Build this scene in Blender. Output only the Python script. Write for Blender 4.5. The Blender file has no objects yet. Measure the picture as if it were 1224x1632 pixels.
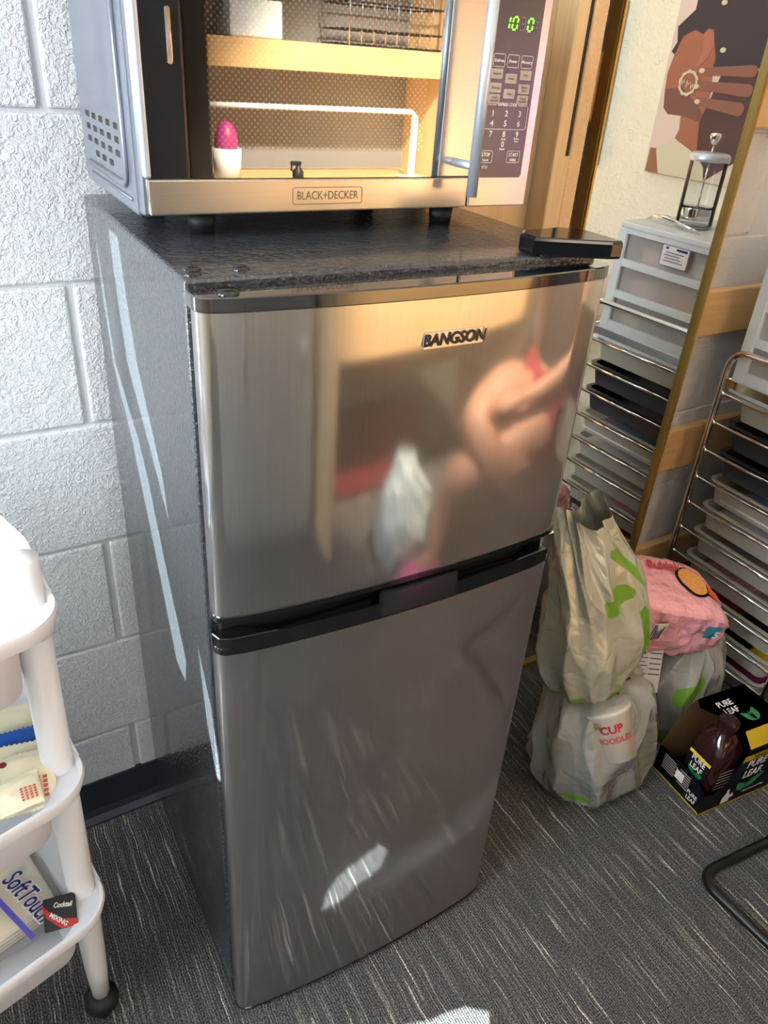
import bpy, bmesh, math, random
from mathutils import Vector, Matrix, noise
from mathutils.geometry import tessellate_polygon
random.seed(7)
SC = bpy.context.scene
COL = SC.collection
PI = math.pi

# ------------------------------------------------------------------ camera
CAM_P = (-0.18205, -0.60753, 1.31257)
YAW, PITCH, ROLL, FPX = -0.552577, 1.031436, 0.076992, 1218.38
cd = bpy.data.cameras.new('camera'); cam = bpy.data.objects.new('camera', cd); COL.objects.link(cam)
cam.matrix_world = Matrix.Translation(CAM_P) @ Matrix.Rotation(YAW, 4, 'Z') @ Matrix.Rotation(PITCH, 4, 'X') @ Matrix.Rotation(ROLL, 4, 'Z')
cd.sensor_fit = 'VERTICAL'; cd.sensor_height = 32.0; cd.lens = FPX/1632*32.0
cd.clip_start = 0.01; cd.clip_end = 50
SC.camera = cam

# ------------------------------------------------------------------ world, lights, exposure
w = bpy.data.worlds.new('world'); SC.world = w; w.use_nodes = True
w.node_tree.nodes['Background'].inputs[0].default_value = (0.75, 0.85, 1.0, 1)
w.node_tree.nodes['Background'].inputs[1].default_value = 1.0
SC.view_settings.view_transform = 'Standard'; SC.view_settings.look = 'None'
SC.view_settings.exposure = 0.0; SC.view_settings.gamma = 1; SC.view_settings.use_curve_mapping = False
SUN_D = Vector((0.5, 0.6, -0.35)).normalized()
def lamp(name, kind, loc, direction, energy, color, size=None, size_y=None):
    ld = bpy.data.lights.new(name, kind); o = bpy.data.objects.new(name, ld); COL.objects.link(o)
    o.location = loc; o.rotation_mode = 'QUATERNION'; o.rotation_quaternion = Vector(direction).to_track_quat('-Z', 'Y')
    ld.energy = energy; ld.color = color
    if kind == 'AREA':
        ld.shape = 'RECTANGLE'; ld.size = size; ld.size_y = size_y or size
    return o
sun = lamp('sun', 'SUN', (-4, -5, 4), SUN_D, 95.0, (0.88, 1.0, 0.94)); sun.data.angle = 0.0012
lamp('window_daylight', 'AREA', (-1.52, -0.30, 1.75), (1.0, 0.22, -0.20), 62.0, (0.84, 0.92, 1.0), 0.8, 1.2)
lamp('added_front_fill', 'AREA', (-0.6, -3.05, 1.7), (0.25, 1.0, -0.2), 30.0, (0.86, 0.93, 1.0), 1.4, 1.1)  # added fill from the front; that wall has no window
lamp('added_ceiling_fill', 'AREA', (0.95, -0.02, 2.70), (0, 0, -1), 5.0, (1.0, 0.84, 0.62), 1.0, 0.5)  # added warm overhead fill, no fixture stands here
lamp('added_ceiling_fill', 'AREA', (0.75, -2.40, 2.70), (0, 0, -1), 16.0, (1.0, 0.84, 0.62), 1.2, 0.6)  # second added overhead fill, over the back of the room

sp_ = lamp('added_counter_spot', 'SPOT', (0.85, 0.05, 2.62), (0.43, -1.35, -1.78), 1850.0, (1.0, 0.84, 0.62)); sp_.data.spot_size = 0.72; sp_.data.spot_blend = 0.5; sp_.data.shadow_soft_size = 0.05  # unseen spot, added to brighten the counter reflected in the fridge door

# ------------------------------------------------------------------ materials
MATS = {}
def new_mat(name):
    m = bpy.data.materials.new(name); m.use_nodes = True; MATS[name] = m
    return m, m.node_tree, m.node_tree.nodes['Principled BSDF']
def srgb(c):
    return tuple((x/12.92 if x <= 0.04045 else ((x+0.055)/1.055)**2.4) for x in [v/255 for v in c])
def mat(name, rgb, rough=0.5, metal=0.0, bump=0, bscale=100, bdist=0.001, coat=0, alpha=1.0, emit=0, emitc=None, noise_amt=0, nscale=20, detail=3, stretch=None, spec=0.5, trans=0, ior=1.45):
    m, nt, p = new_mat(name)
    c = srgb(rgb)
    p.inputs['Base Color'].default_value = (*c, 1); p.inputs['Roughness'].default_value = rough
    p.inputs['Metallic'].default_value = metal; p.inputs['Coat Weight'].default_value = coat
    p.inputs['Alpha'].default_value = alpha; p.inputs['Specular IOR Level'].default_value = spec
    p.inputs['Transmission Weight'].default_value = trans; p.inputs['IOR'].default_value = ior
    if coat: p.inputs['Coat Roughness'].default_value = 0.05
    if emit:
        p.inputs['Emission Color'].default_value = (*srgb(emitc or rgb), 1); p.inputs['Emission Strength'].default_value = emit
    N, L = nt.nodes, nt.links
    if bump or noise_amt:
        tc = N.new('ShaderNodeTexCoord'); src = tc.outputs['Object']
        if stretch:
            mp = N.new('ShaderNodeMapping'); mp.inputs['Scale'].default_value = stretch; L.new(src, mp.inputs[0]); src = mp.outputs[0]
        if bump:
            nz = N.new('ShaderNodeTexNoise'); nz.inputs['Scale'].default_value = bscale; nz.inputs['Detail'].default_value = detail; L.new(src, nz.inputs['Vector'])
            b = N.new('ShaderNodeBump'); b.inputs['Strength'].default_value = bump; b.inputs['Distance'].default_value = bdist
            L.new(nz.outputs['Fac'], b.inputs['Height']); L.new(b.outputs[0], p.inputs['Normal'])
        if noise_amt:
            n2 = N.new('ShaderNodeTexNoise'); n2.inputs['Scale'].default_value = nscale; n2.inputs['Detail'].default_value = 4; L.new(src, n2.inputs['Vector'])
            cr = N.new('ShaderNodeMapRange'); cr.inputs[1].default_value = 0.3; cr.inputs[2].default_value = 0.7
            cr.inputs[3].default_value = 1-noise_amt; cr.inputs[4].default_value = 1+noise_amt
            L.new(n2.outputs['Fac'], cr.inputs[0])
            mx = N.new('ShaderNodeVectorMath'); mx.operation = 'SCALE'; mx.inputs[0].default_value = c
            L.new(cr.outputs[0], mx.inputs['Scale']); L.new(mx.outputs[0], p.inputs['Base Color'])
    return m

M = {}
def wall_mat(name, rgb, scale, dist, seed=0, strength=1.0):
    m, nt, p = new_mat(name); N, L = nt.nodes, nt.links
    p.inputs['Base Color'].default_value = (*srgb(rgb), 1); p.inputs['Roughness'].default_value = 0.42
    g = N.new('ShaderNodeNewGeometry')
    n1 = N.new('ShaderNodeTexNoise'); n1.inputs['Scale'].default_value = scale; n1.inputs['Detail'].default_value = 2.5; n1.inputs['Distortion'].default_value = 0.8
    L.new(g.outputs['Position'], n1.inputs['Vector'])
    n2 = N.new('ShaderNodeTexNoise'); n2.inputs['Scale'].default_value = scale*0.35; n2.inputs['Detail'].default_value = 2
    L.new(g.outputs['Position'], n2.inputs['Vector'])
    r = N.new('ShaderNodeValToRGB'); r.color_ramp.elements[0].position = 0.42; r.color_ramp.elements[1].position = 0.62
    L.new(n1.outputs['Fac'], r.inputs[0])
    mlt = N.new('ShaderNodeMath'); mlt.operation = 'MULTIPLY_ADD'; L.new(r.outputs[0], mlt.inputs[0]); L.new(n2.outputs['Fac'], mlt.inputs[1]); L.new(n2.outputs['Fac'], mlt.inputs[2])
    b = N.new('ShaderNodeBump'); b.inputs['Strength'].default_value = strength; b.inputs['Distance'].default_value = dist
    L.new(mlt.outputs[0], b.inputs['Height']); L.new(b.outputs[0], p.inputs['Normal'])
    return m
M['block'] = wall_mat('painted block', (206, 207, 210), 200, 0.0017)
M['mortar'] = wall_mat('painted mortar', (198, 199, 203), 60, 0.0006)
M['drywall'] = wall_mat('orange peel drywall', (236, 226, 200), 85, 0.0025)
M['ceiling'] = mat('ceiling tile', (225, 225, 220), 0.9, bump=0.3, bscale=150)

def carpet():
    m, nt, p = new_mat('ribbed charcoal carpet'); N, L = nt.nodes, nt.links
    p.inputs['Roughness'].default_value = 0.95; p.inputs['Specular IOR Level'].default_value = 0.15
    g = N.new('ShaderNodeNewGeometry')
    def noise_node(sx, sy, scale, det=2, dist=0):
        mp = N.new('ShaderNodeMapping'); mp.inputs['Scale'].default_value = (sx, sy, 1); L.new(g.outputs['Position'], mp.inputs[0])
        n = N.new('ShaderNodeTexNoise'); n.inputs['Scale'].default_value = scale; n.inputs['Detail'].default_value = det; n.inputs['Distortion'].default_value = dist
        L.new(mp.outputs[0], n.inputs['Vector']); return n
    # gentle waviness of the lines
    wv = noise_node(3, 22, 1.0, 3)
    sep = N.new('ShaderNodeSeparateXYZ'); L.new(g.outputs['Position'], sep.inputs[0])
    wa = N.new('ShaderNodeMath'); wa.operation = 'MULTIPLY_ADD'; L.new(wv.outputs['Fac'], wa.inputs[0]); wa.inputs[1].default_value = 0.007; L.new(sep.outputs['X'], wa.inputs[2])
    comb = N.new('ShaderNodeCombineXYZ'); L.new(wa.outputs[0], comb.inputs[0])
    ys = N.new('ShaderNodeMath'); ys.operation = 'MULTIPLY'; L.new(sep.outputs['Y'], ys.inputs[0]); ys.inputs[1].default_value = 0.026; L.new(ys.outputs[0], comb.inputs[1])
    # broken pale streaks
    st = N.new('ShaderNodeTexNoise'); st.inputs['Scale'].default_value = 200; st.inputs['Detail'].default_value = 2; L.new(comb.outputs[0], st.inputs['Vector'])
    r = N.new('ShaderNodeValToRGB'); r.color_ramp.elements[0].position = 0.63; r.color_ramp.elements[1].position = 0.68
    L.new(st.outputs['Fac'], r.inputs[0])
    st2 = N.new('ShaderNodeTexNoise'); st2.inputs['Scale'].default_value = 240; st2.inputs['Detail'].default_value = 1; L.new(comb.outputs[0], st2.inputs['Vector'])
    r2 = N.new('ShaderNodeValToRGB'); r2.color_ramp.elements[0].position = 0.52; r2.color_ramp.elements[1].position = 0.72; r2.color_ramp.elements[1].color = (0.28, 0.28, 0.28, 1)
    L.new(st2.outputs['Fac'], r2.inputs[0])
    # loops
    sp = noise_node(1, 1, 420, 2)
    rs = N.new('ShaderNodeMapRange'); rs.inputs[1].default_value = 0.35; rs.inputs[2].default_value = 0.68; rs.inputs[3].default_value = 0.15; rs.inputs[4].default_value = 1.75
    L.new(sp.outputs['Fac'], rs.inputs[0])
    mxx = N.new('ShaderNodeMath'); mxx.operation = 'MAXIMUM'; L.new(r.outputs[0], mxx.inputs[0]); L.new(r2.outputs[0], mxx.inputs[1])
    mix = N.new('ShaderNodeMix'); mix.data_type = 'RGBA'
    mix.inputs['A'].default_value = (*srgb((86, 85, 86)), 1); mix.inputs['B'].default_value = (*srgb((196, 190, 180)), 1)
    L.new(mxx.outputs[0], mix.inputs['Factor'])
    vm = N.new('ShaderNodeVectorMath'); vm.operation = 'SCALE'; L.new(mix.outputs['Result'], vm.inputs[0]); L.new(rs.outputs[0], vm.inputs['Scale'])
    L.new(vm.outputs[0], p.inputs['Base Color'])
    # ribs
    wvx = N.new('ShaderNodeMath'); wvx.operation = 'MULTIPLY'; L.new(wa.outputs[0], wvx.inputs[0]); wvx.inputs[1].default_value = 2*PI/0.0042
    sn = N.new('ShaderNodeMath'); sn.operation = 'SINE'; L.new(wvx.outputs[0], sn.inputs[0])
    ad = N.new('ShaderNodeMath'); ad.operation = 'MULTIPLY_ADD'; L.new(sn.outputs[0], ad.inputs[0]); ad.inputs[1].default_value = 0.3; L.new(sp.outputs['Fac'], ad.inputs[2])
    b = N.new('ShaderNodeBump'); b.inputs['Strength'].default_value = 0.8; b.inputs['Distance'].default_value = 0.002
    L.new(ad.outputs[0], b.inputs['Height']); L.new(b.outputs[0], p.inputs['Normal'])
    return m
M['carpet'] = carpet()

def wood(name, rgb, axis='Z', rough=0.42):
    m, nt, p = new_mat(name); N, L = nt.nodes, nt.links
    p.inputs['Roughness'].default_value = rough
    g = N.new('ShaderNodeNewGeometry'); mp = N.new('ShaderNodeMapping')
    mp.inputs['Scale'].default_value = {'Z': (40, 40, 2.5), 'X': (2.5, 40, 40), 'Y': (40, 2.5, 40)}[axis]
    L.new(g.outputs['Position'], mp.inputs[0])
    n = N.new('ShaderNodeTexNoise'); n.inputs['Scale'].default_value = 1.6; n.inputs['Detail'].default_value = 4; n.inputs['Distortion'].default_value = 0.6
    L.new(mp.outputs[0], n.inputs['Vector'])
    r = N.new('ShaderNodeMix'); r.data_type = 'RGBA'
    c = srgb(rgb); r.inputs['A'].default_value = (c[0]*0.72, c[1]*0.68, c[2]*0.6, 1); r.inputs['B'].default_value = (min(1, c[0]*1.15), min(1, c[1]*1.15), min(1, c[2]*1.15), 1)
    L.new(n.outputs['Fac'], r.inputs['Factor']); L.new(r.outputs['Result'], p.inputs['Base Color'])
    return m
M['wood_z'] = wood('maple vertical', (216, 188, 148), 'Z')
M['wood_x'] = wood('maple horizontal', (210, 174, 126), 'X')
M['cork'] = mat('speckled maple veneer', (212, 180, 138), 0.55, noise_amt=0.08, nscale=300, bump=0.3, bscale=300)

def brushed(name, rgb, sharp=0.10, spread=0.38, wgt=0.5, ax='Z', aniso=0.9):
    m, nt, p = new_mat(name); N, L = nt.nodes, nt.links
    N.remove(p); out = N['Material Output']
    g = N.new('ShaderNodeNewGeometry')
    mp = N.new('ShaderNodeMapping'); mp.inputs['Scale'].default_value = {'Z': (900, 900, 6), 'X': (6, 900, 900)}[ax]
    L.new(g.outputs['Position'], mp.inputs[0])
    n = N.new('ShaderNodeTexNoise'); n.inputs['Scale'].default_value = 1; n.inputs['Detail'].default_value = 2; L.new(mp.outputs[0], n.inputs['Vector'])
    cm = N.new('ShaderNodeMapRange'); cm.inputs[3].default_value = 0.9; cm.inputs[4].default_value = 1.06; L.new(n.outputs['Fac'], cm.inputs[0])
    vm = N.new('ShaderNodeVectorMath'); vm.operation = 'SCALE'; vm.inputs[0].default_value = srgb(rgb); L.new(cm.outputs[0], vm.inputs['Scale'])
    a = N.new('ShaderNodeBsdfAnisotropic'); a.inputs['Roughness'].default_value = sharp
    b = N.new('ShaderNodeBsdfAnisotropic'); b.inputs['Roughness'].default_value = spread; b.inputs['Anisotropy'].default_value = aniso
    tg = N.new('ShaderNodeTangent'); tg.direction_type = 'RADIAL'; tg.axis = ax; L.new(tg.outputs[0], b.inputs['Tangent'])
    b.inputs['Rotation'].default_value = 0.25
    b2 = N.new('ShaderNodeBsdfAnisotropic'); b2.inputs['Roughness'].default_value = 0.5; b2.inputs['Anisotropy'].default_value = 0.5; L.new(tg.outputs[0], b2.inputs['Tangent']); L.new(vm.outputs[0], b2.inputs['Color'])
    mx0 = N.new('ShaderNodeMixShader'); mx0.inputs[0].default_value = 0.22; L.new(b.outputs[0], mx0.inputs[1]); L.new(b2.outputs[0], mx0.inputs[2])
    L.new(vm.outputs[0], a.inputs['Color']); L.new(vm.outputs[0], b.inputs['Color'])
    mx = N.new('ShaderNodeMixShader'); mx.inputs[0].default_value = wgt
    L.new(a.outputs[0], mx.inputs[1]); L.new(mx0.outputs[0], mx.inputs[2]); L.new(mx.outputs[0], out.inputs[0])
    return m
M['door_steel'] = brushed('smooth stainless door skin', (198, 197, 199), 0.07, 0.55, 0.42)
M['mw_steel'] = brushed('brushed stainless trim', (205, 200, 192), 0.22, 0.42, 0.6, 'X')
M['hammered'] = mat('hammered black steel', (52, 55, 60), 0.16, 0.0, bump=0.9, bscale=190, bdist=0.0030, detail=1.5, spec=0.6, coat=0.5)
MATS['hammered black steel'].node_tree.nodes['Principled BSDF'].inputs['Coat IOR'].default_value = 1.5
MATS['hammered black steel'].node_tree.nodes['Principled BSDF'].inputs['Coat Roughness'].default_value = 0.08
M['black_gloss'] = mat('glossy black plastic', (16, 17, 20), 0.08, spec=0.7)
M['cap_gloss'] = mat('polished black door cap', (26, 26, 29), 0.04, spec=0.6, coat=1.0, ior=1.6)
MATS['polished black door cap'].node_tree.nodes['Principled BSDF'].inputs['Coat IOR'].default_value = 1.6
M['black_matte'] = mat('matte black plastic', (22, 22, 24), 0.5)
M['gasket'] = mat('dark door gasket', (14, 15, 20), 0.7)
M['handle_gloss'] = mat('gloss grey handle lip', (92, 94, 100), 0.12, 0.9)
M['chrome'] = mat('chrome', (225, 225, 228), 0.08, 1.0)
M['satin'] = mat('satin aluminium', (190, 200, 214), 0.35, 0.55)
M['mw_side'] = mat('silver painted microwave case', (112, 117, 128), 0.28, 0.4, coat=0.25)
M['mw_panel'] = mat('dark keypad panel', (58, 52, 60), 0.22, spec=0.6)
M['glass_black'] = mat('black door glass', (10, 11, 14), 0.02, spec=1.0, coat=1.0)
M['gold'] = mat('brass gold frame', (198, 160, 84), 0.3, 0.85)
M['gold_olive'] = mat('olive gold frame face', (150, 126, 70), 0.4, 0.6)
M['gold_dark'] = mat('dark gold frame side', (112, 84, 40), 0.4, 0.7)  # darker brown gold for the outer left frame edge
M['mirror'] = mat('mirror silver', (236, 238, 236), 0.0, 1.0)
M['white_plastic'] = mat('white plastic', (226, 226, 230), 0.38)
M['cool_white'] = mat('pale grey plastic', (206, 212, 216), 0.4)
M['baseboard'] = mat('dark vinyl cove base', (42, 47, 54), 0.35)
M['ink_white'] = mat('white print', (228, 224, 222), 0.5)
M['ink_grey'] = mat('grey print', (96, 90, 84), 0.5)
M['ink_black'] = mat('black print', (20, 20, 22), 0.4)
M['pad_grey'] = mat('grey key pad', (168, 158, 152), 0.5)
M['led_green'] = mat('green display segment', (120, 255, 60), 0.5, emit=2.5)
M['led_off'] = mat('unlit display segment', (120, 112, 124), 0.5)
M['led_warm'] = mat('lit warm lamp tube', (255, 236, 190), 0.5, emit=110, emitc=(255, 222, 160))
M['red'] = mat('red plastic', (176, 34, 40), 0.4)
M['blue'] = mat('blue wrapper', (34, 92, 186), 0.35)
M['green'] = mat('green print', (104, 150, 44), 0.35)
M['yellow'] = mat('yellow print', (240, 206, 52), 0.5)
M['tea'] = mat('dark tea bottle', (44, 18, 20), 0.12, coat=0.6)
M['carton'] = mat('black carton', (20, 24, 36), 0.35)
M['kraft'] = mat('brown kraft paper', (160, 122, 84), 0.7, noise_amt=0.12)
M['kraft_bag'] = mat('tan paper bags', (176, 156, 122), 0.75, noise_amt=0.12, nscale=60)
M['cream'] = mat('cream wrapper', (240, 232, 204), 0.35, bump=0.5, bscale=60, bdist=0.002)
M['napkin'] = mat('ivory paper napkins', (238, 226, 200), 0.6, bump=0.6, bscale=22, bdist=0.004)
M['film'] = mat('clear plastic film', (235, 235, 235), 0.1, alpha=0.25)
M['pink'] = mat('pink foil pack', (240, 172, 184), 0.22, bump=1.0, bscale=30, bdist=0.016, detail=3.0, coat=0.5)
M['orange'] = mat('orange print', (214, 96, 40), 0.4)
M['noodle'] = mat('noodle print', (222, 160, 92), 0.5, noise_amt=0.3, nscale=400)
M['teal'] = mat('teal print', (44, 128, 150), 0.5)
M['navy'] = mat('navy print', (38, 38, 110), 0.4)
M['violet'] = mat('violet print', (92, 88, 190), 0.4)
M['drawer_clear'] = mat('frosted clear drawer', (196, 194, 186), 0.25, alpha=0.62)
M['drawer_glassy'] = mat('clear tower drawer', (206, 204, 200), 0.2, alpha=0.38)
M['drawer_dark'] = mat('dark grey drawer', (52, 55, 62), 0.3)
M['bluegrey'] = mat('blue grey cloth', (150, 166, 188), 0.7)
M['skin'] = mat('skin', (158, 116, 94), 0.5)
M['maroon'] = mat('maroon fabric', (126, 30, 36), 0.85)
M['pinkshoe'] = mat('pink rubber', (226, 96, 150), 0.5)
M['hair'] = mat('dark hair', (28, 20, 18), 0.6)
M['magenta'] = mat('magenta silicone', (150, 48, 110), 0.4)
M['chair_black'] = mat('black chair tube', (18, 18, 20), 0.35)

def bag_mat(name, rgb, alpha, rough=0.17):
    m, nt, p = new_mat(name); N, L = nt.nodes, nt.links
    p.inputs['Coat Weight'].default_value = 0.8; p.inputs['Coat Roughness'].default_value = 0.08
    p.inputs['Base Color'].default_value = (*srgb(rgb), 1); p.inputs['Roughness'].default_value = rough
    p.inputs['Alpha'].default_value = alpha; p.inputs['Specular IOR Level'].default_value = 0.7
    g = N.new('ShaderNodeNewGeometry')
    n = N.new('ShaderNodeTexNoise'); n.inputs['Scale'].default_value = 20; n.inputs['Detail'].default_value = 1.5; n.inputs['Distortion'].default_value = 0.8
    L.new(g.outputs['Position'], n.inputs['Vector'])
    sub = N.new('ShaderNodeMath'); sub.operation = 'SUBTRACT'; L.new(n.outputs['Fac'], sub.inputs[0]); sub.inputs[1].default_value = 0.5
    ab = N.new('ShaderNodeMath'); ab.operation = 'ABSOLUTE'; L.new(sub.outputs[0], ab.inputs[0])
    b = N.new('ShaderNodeBump'); b.inputs['Strength'].default_value = 0.8; b.inputs['Distance'].default_value = 0.013
    L.new(ab.outputs[0], b.inputs['Height']); L.new(b.outputs[0], p.inputs['Normal'])
    return m
M['bag_sage'] = bag_mat('sage plastic bag film', (170, 172, 156), 0.93)
M['bag_grey'] = bag_mat('grey plastic bag film', (168, 168, 164), 0.74)
M['bag_pale'] = bag_mat('pale grey bag film', (176, 190, 194), 0.95)

def mesh_screen():
    m, nt, p = new_mat('perforated microwave screen'); N, L = nt.nodes, nt.links
    p.inputs['Roughness'].default_value = 0.35; p.inputs['Metallic'].default_value = 0.6
    tc = N.new('ShaderNodeNewGeometry'); mp = N.new('ShaderNodeMapping'); mp.inputs['Scale'].default_value = (230, 230, 230); L.new(tc.outputs['Position'], mp.inputs[0])
    v = N.new('ShaderNodeTexVoronoi'); v.inputs['Randomness'].default_value = 0.0; v.inputs['Scale'].default_value = 1.0
    mp.inputs['Rotation'].default_value = (0, PI/4, 0); L.new(mp.outputs[0], v.inputs['Vector'])
    v.voronoi_dimensions = '3D'
    cmb = N.new('ShaderNodeSeparateXYZ'); L.new(mp.outputs[0], cmb.inputs[0])
    c2 = N.new('ShaderNodeCombineXYZ'); L.new(cmb.outputs['X'], c2.inputs[0]); L.new(cmb.outputs['Z'], c2.inputs[1]); v.voronoi_dimensions = '2D'; L.new(c2.outputs[0], v.inputs['Vector'])
    r = N.new('ShaderNodeValToRGB'); r.color_ramp.elements[0].position = 0.24; r.color_ramp.elements[0].color = (1, 0.97, 0.9, 1)
    r.color_ramp.elements[1].position = 0.34; r.color_ramp.elements[1].color = (0.03, 0.03, 0.034, 1)
    L.new(v.outputs['Distance'], r.inputs[0]); L.new(r.outputs[0], p.inputs['Base Color'])
    return m
M['screen'] = mesh_screen()

def glass_front():
    m, nt, p = new_mat('smoked microwave glass'); N, L = nt.nodes, nt.links
    N.remove(p); out = N['Material Output']
    t = N.new('ShaderNodeBsdfTransparent'); t.inputs[0].default_value = (0.75, 0.73, 0.70, 1)
    g = N.new('ShaderNodeBsdfGlossy'); g.inputs['Roughness'].default_value = 0.0; g.inputs['Color'].default_value = (0.95, 0.95, 0.95, 1)
    mx = N.new('ShaderNodeMixShader'); mx.inputs[0].default_value = 0.30
    L.new(t.outputs[0], mx.inputs[1]); L.new(g.outputs[0], mx.inputs[2]); L.new(mx.outputs[0], out.inputs[0])
    return m
M['mw_glass'] = glass_front()
def clear_glass():
    m, nt, p = new_mat('clear thin glass'); N, L = nt.nodes, nt.links
    N.remove(p); out = N['Material Output']
    t = N.new('ShaderNodeBsdfTransparent'); t.inputs[0].default_value = (0.93, 0.94, 0.95, 1)
    g = N.new('ShaderNodeBsdfGlossy'); g.inputs['Roughness'].default_value = 0.03
    fr = N.new('ShaderNodeFresnel'); fr.inputs[0].default_value = 1.25
    mx = N.new('ShaderNodeMixShader'); L.new(fr.outputs[0], mx.inputs[0])
    L.new(t.outputs[0], mx.inputs[1]); L.new(g.outputs[0], mx.inputs[2]); L.new(mx.outputs[0], out.inputs[0])
    return m
M['glass'] = clear_glass()

# ------------------------------------------------------------------ mesh helpers
def bx(bm, x0, x1, y0, y1, z0, z1, bev=0.0, seg=1, rot=None, mi=0):
    c = Vector(((x0+x1)/2, (y0+y1)/2, (z0+z1)/2))
    r = bmesh.ops.create_cube(bm, size=1.0)
    vs = r['verts']
    bmesh.ops.scale(bm, vec=(abs(x1-x0), abs(y1-y0), abs(z1-z0)), verts=vs)
    fs = set(f for v in vs for f in v.link_faces)
    if bev > 0:
        es = list(set(e for v in vs for e in v.link_edges))
        rr = bmesh.ops.bevel(bm, geom=es, offset=bev, segments=seg, affect='EDGES', profile=0.5)
        vs = list(set([v for v in vs if v.is_valid] + rr['verts']))
        fs = set(f for v in vs for f in v.link_faces)
    if rot is not None: bmesh.ops.transform(bm, matrix=rot.to_4x4() if len(rot) == 3 else rot, verts=vs)
    bmesh.ops.translate(bm, vec=c, verts=vs)
    for f in fs: f.material_index = mi
    return vs
def prism(bm, pts, z0, z1, bev=0.0, axis='Z', mi=0, seg=1):
    """extrude polygon pts; axis Z: (x,y); axis Y: (x,z) ; axis X: (y,z)"""
    def P(a, b, h):
        return {'Z': (a, b, h), 'Y': (a, h, b), 'X': (h, a, b)}[axis]
    lo = [bm.verts.new(P(a, b, z0)) for a, b in pts]; hi = [bm.verts.new(P(a, b, z1)) for a, b in pts]
    n = len(pts); fs = [bm.faces.new(lo[::-1]), bm.faces.new(hi)]
    for i in range(n): fs.append(bm.faces.new((lo[i], lo[(i+1) % n], hi[(i+1) % n], hi[i])))
    for f in fs: f.material_index = mi
    bmesh.ops.recalc_face_normals(bm, faces=fs)
    if bev:
        es = set(list(fs[0].edges)+list(fs[1].edges))
        bmesh.ops.bevel(bm, geom=list(es), offset=bev, segments=seg, affect='EDGES', profile=0.5)
    return fs
def tube(bm, pts, r, n=10, closed=False, caps=True, mi=0):
    pts = [Vector(p) for p in pts]; rs = r if isinstance(r, (list, tuple)) else [r]*len(pts)
    rings = []; up = None; m = len(pts)
    for i, p in enumerate(pts):
        if closed: d = (pts[(i+1) % m]-pts[i-1]).normalized()
        else: d = (pts[min(i+1, m-1)]-pts[max(i-1, 0)]).normalized()
        if up is None:
            up = Vector((0, 0, 1)) if abs(d.z) < 0.9 else Vector((1, 0, 0))
        a = d.cross(up).normalized(); b = a.cross(d).normalized(); up = b
        rings.append([bm.verts.new(p + (a*math.cos(2*PI*k/n)+b*math.sin(2*PI*k/n))*rs[i]) for k in range(n)])
    fs = []
    for i in range(m if closed else m-1):
        A, B = rings[i], rings[(i+1) % m]
        for k in range(n): fs.append(bm.faces.new((A[k], A[(k+1) % n], B[(k+1) % n], B[k])))
    if caps and not closed:
        fs.append(bm.faces.new(rings[0])); fs.append(bm.faces.new(rings[-1][::-1]))
    for f in fs: f.material_index = mi; f.smooth = True
    bmesh.ops.recalc_face_normals(bm, faces=fs)
    return [v for R in rings for v in R]
def lathe(bm, prof, c=(0, 0, 0), n=32, mi=0, mat4=None):
    rings = []
    for r, z in prof:
        rings.append([bm.verts.new((c[0]+max(r, 1e-5)*math.cos(2*PI*k/n), c[1]+max(r, 1e-5)*math.sin(2*PI*k/n), c[2]+z)) for k in range(n)])
    fs = []
    for A, B in zip(rings, rings[1:]):
        for k in range(n): fs.append(bm.faces.new((A[k], A[(k+1) % n], B[(k+1) % n], B[k])))
    for f in fs: f.smooth = True; f.material_index = mi
    bmesh.ops.recalc_face_normals(bm, faces=fs)
    vs = [v for R in rings for v in R]
    if mat4 is not None: bmesh.ops.transform(bm, matrix=mat4, verts=vs)
    return vs
def arc(c, r, a0, a1, n=6):
    return [(c[0]+r*math.cos(a0+(a1-a0)*i/n), c[1]+r*math.sin(a0+(a1-a0)*i/n)) for i in range(n+1)]
def rrect(x0, x1, y0, y1, r, n=5):
    return arc((x1-r, y0+r), r, -PI/2, 0, n)+arc((x1-r, y1-r), r, 0, PI/2, n)+arc((x0+r, y1-r), r, PI/2, PI, n)+arc((x0+r, y0+r), r, PI, 1.5*PI, n)
def fillet(pts, r, n=6):
    pts = [Vector(p) for p in pts]; out = [pts[0]]
    for i in range(1, len(pts)-1):
        a = (pts[i-1]-pts[i]); b = (pts[i+1]-pts[i]); rr = min(r, a.length*0.49, b.length*0.49)
        p0 = pts[i]+a.normalized()*rr; p1 = pts[i]+b.normalized()*rr
        for k in range(n+1):
            t = k/n; out.append(p0*(1-t)**2+pts[i]*2*t*(1-t)+p1*t*t)
    out.append(pts[-1]); return out
def NB(): return bmesh.new()
def off_of(parent):
    v = Vector((0, 0, 0)); p = parent
    while p is not None: v += p.location; p = p.parent
    return v
def obj(name, bm, m, parent=None, smooth=False, loc=None, kind=None):
    """verts given in world coordinates; stored relative to parent chain"""
    o_off = off_of(parent)
    if loc is not None: o_off = Vector(loc)
    bmesh.ops.translate(bm, vec=-o_off, verts=bm.verts)
    me = bpy.data.meshes.new(name); bm.to_mesh(me); bm.free()
    for x in (m if isinstance(m, (list, tuple)) else [m]): me.materials.append(x)
    if smooth:
        me.polygons.foreach_set('use_smooth', [True]*len(me.polygons))
    o = bpy.data.objects.new(name, me); COL.objects.link(o)
    if parent: o.parent = parent
    if loc is not None: o.location = loc
    if kind: o['kind'] = kind
    return o
def tag(o, label, cat, group=None):
    o['label'] = label; o['category'] = cat
    if group: o['group'] = group
    return o
def thing(name, label, cat, loc, group=None):
    o = bpy.data.objects.new(name, None); COL.objects.link(o); o.location = loc; o.empty_display_size = 0.05
    return tag(o, label, cat, group)
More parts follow.
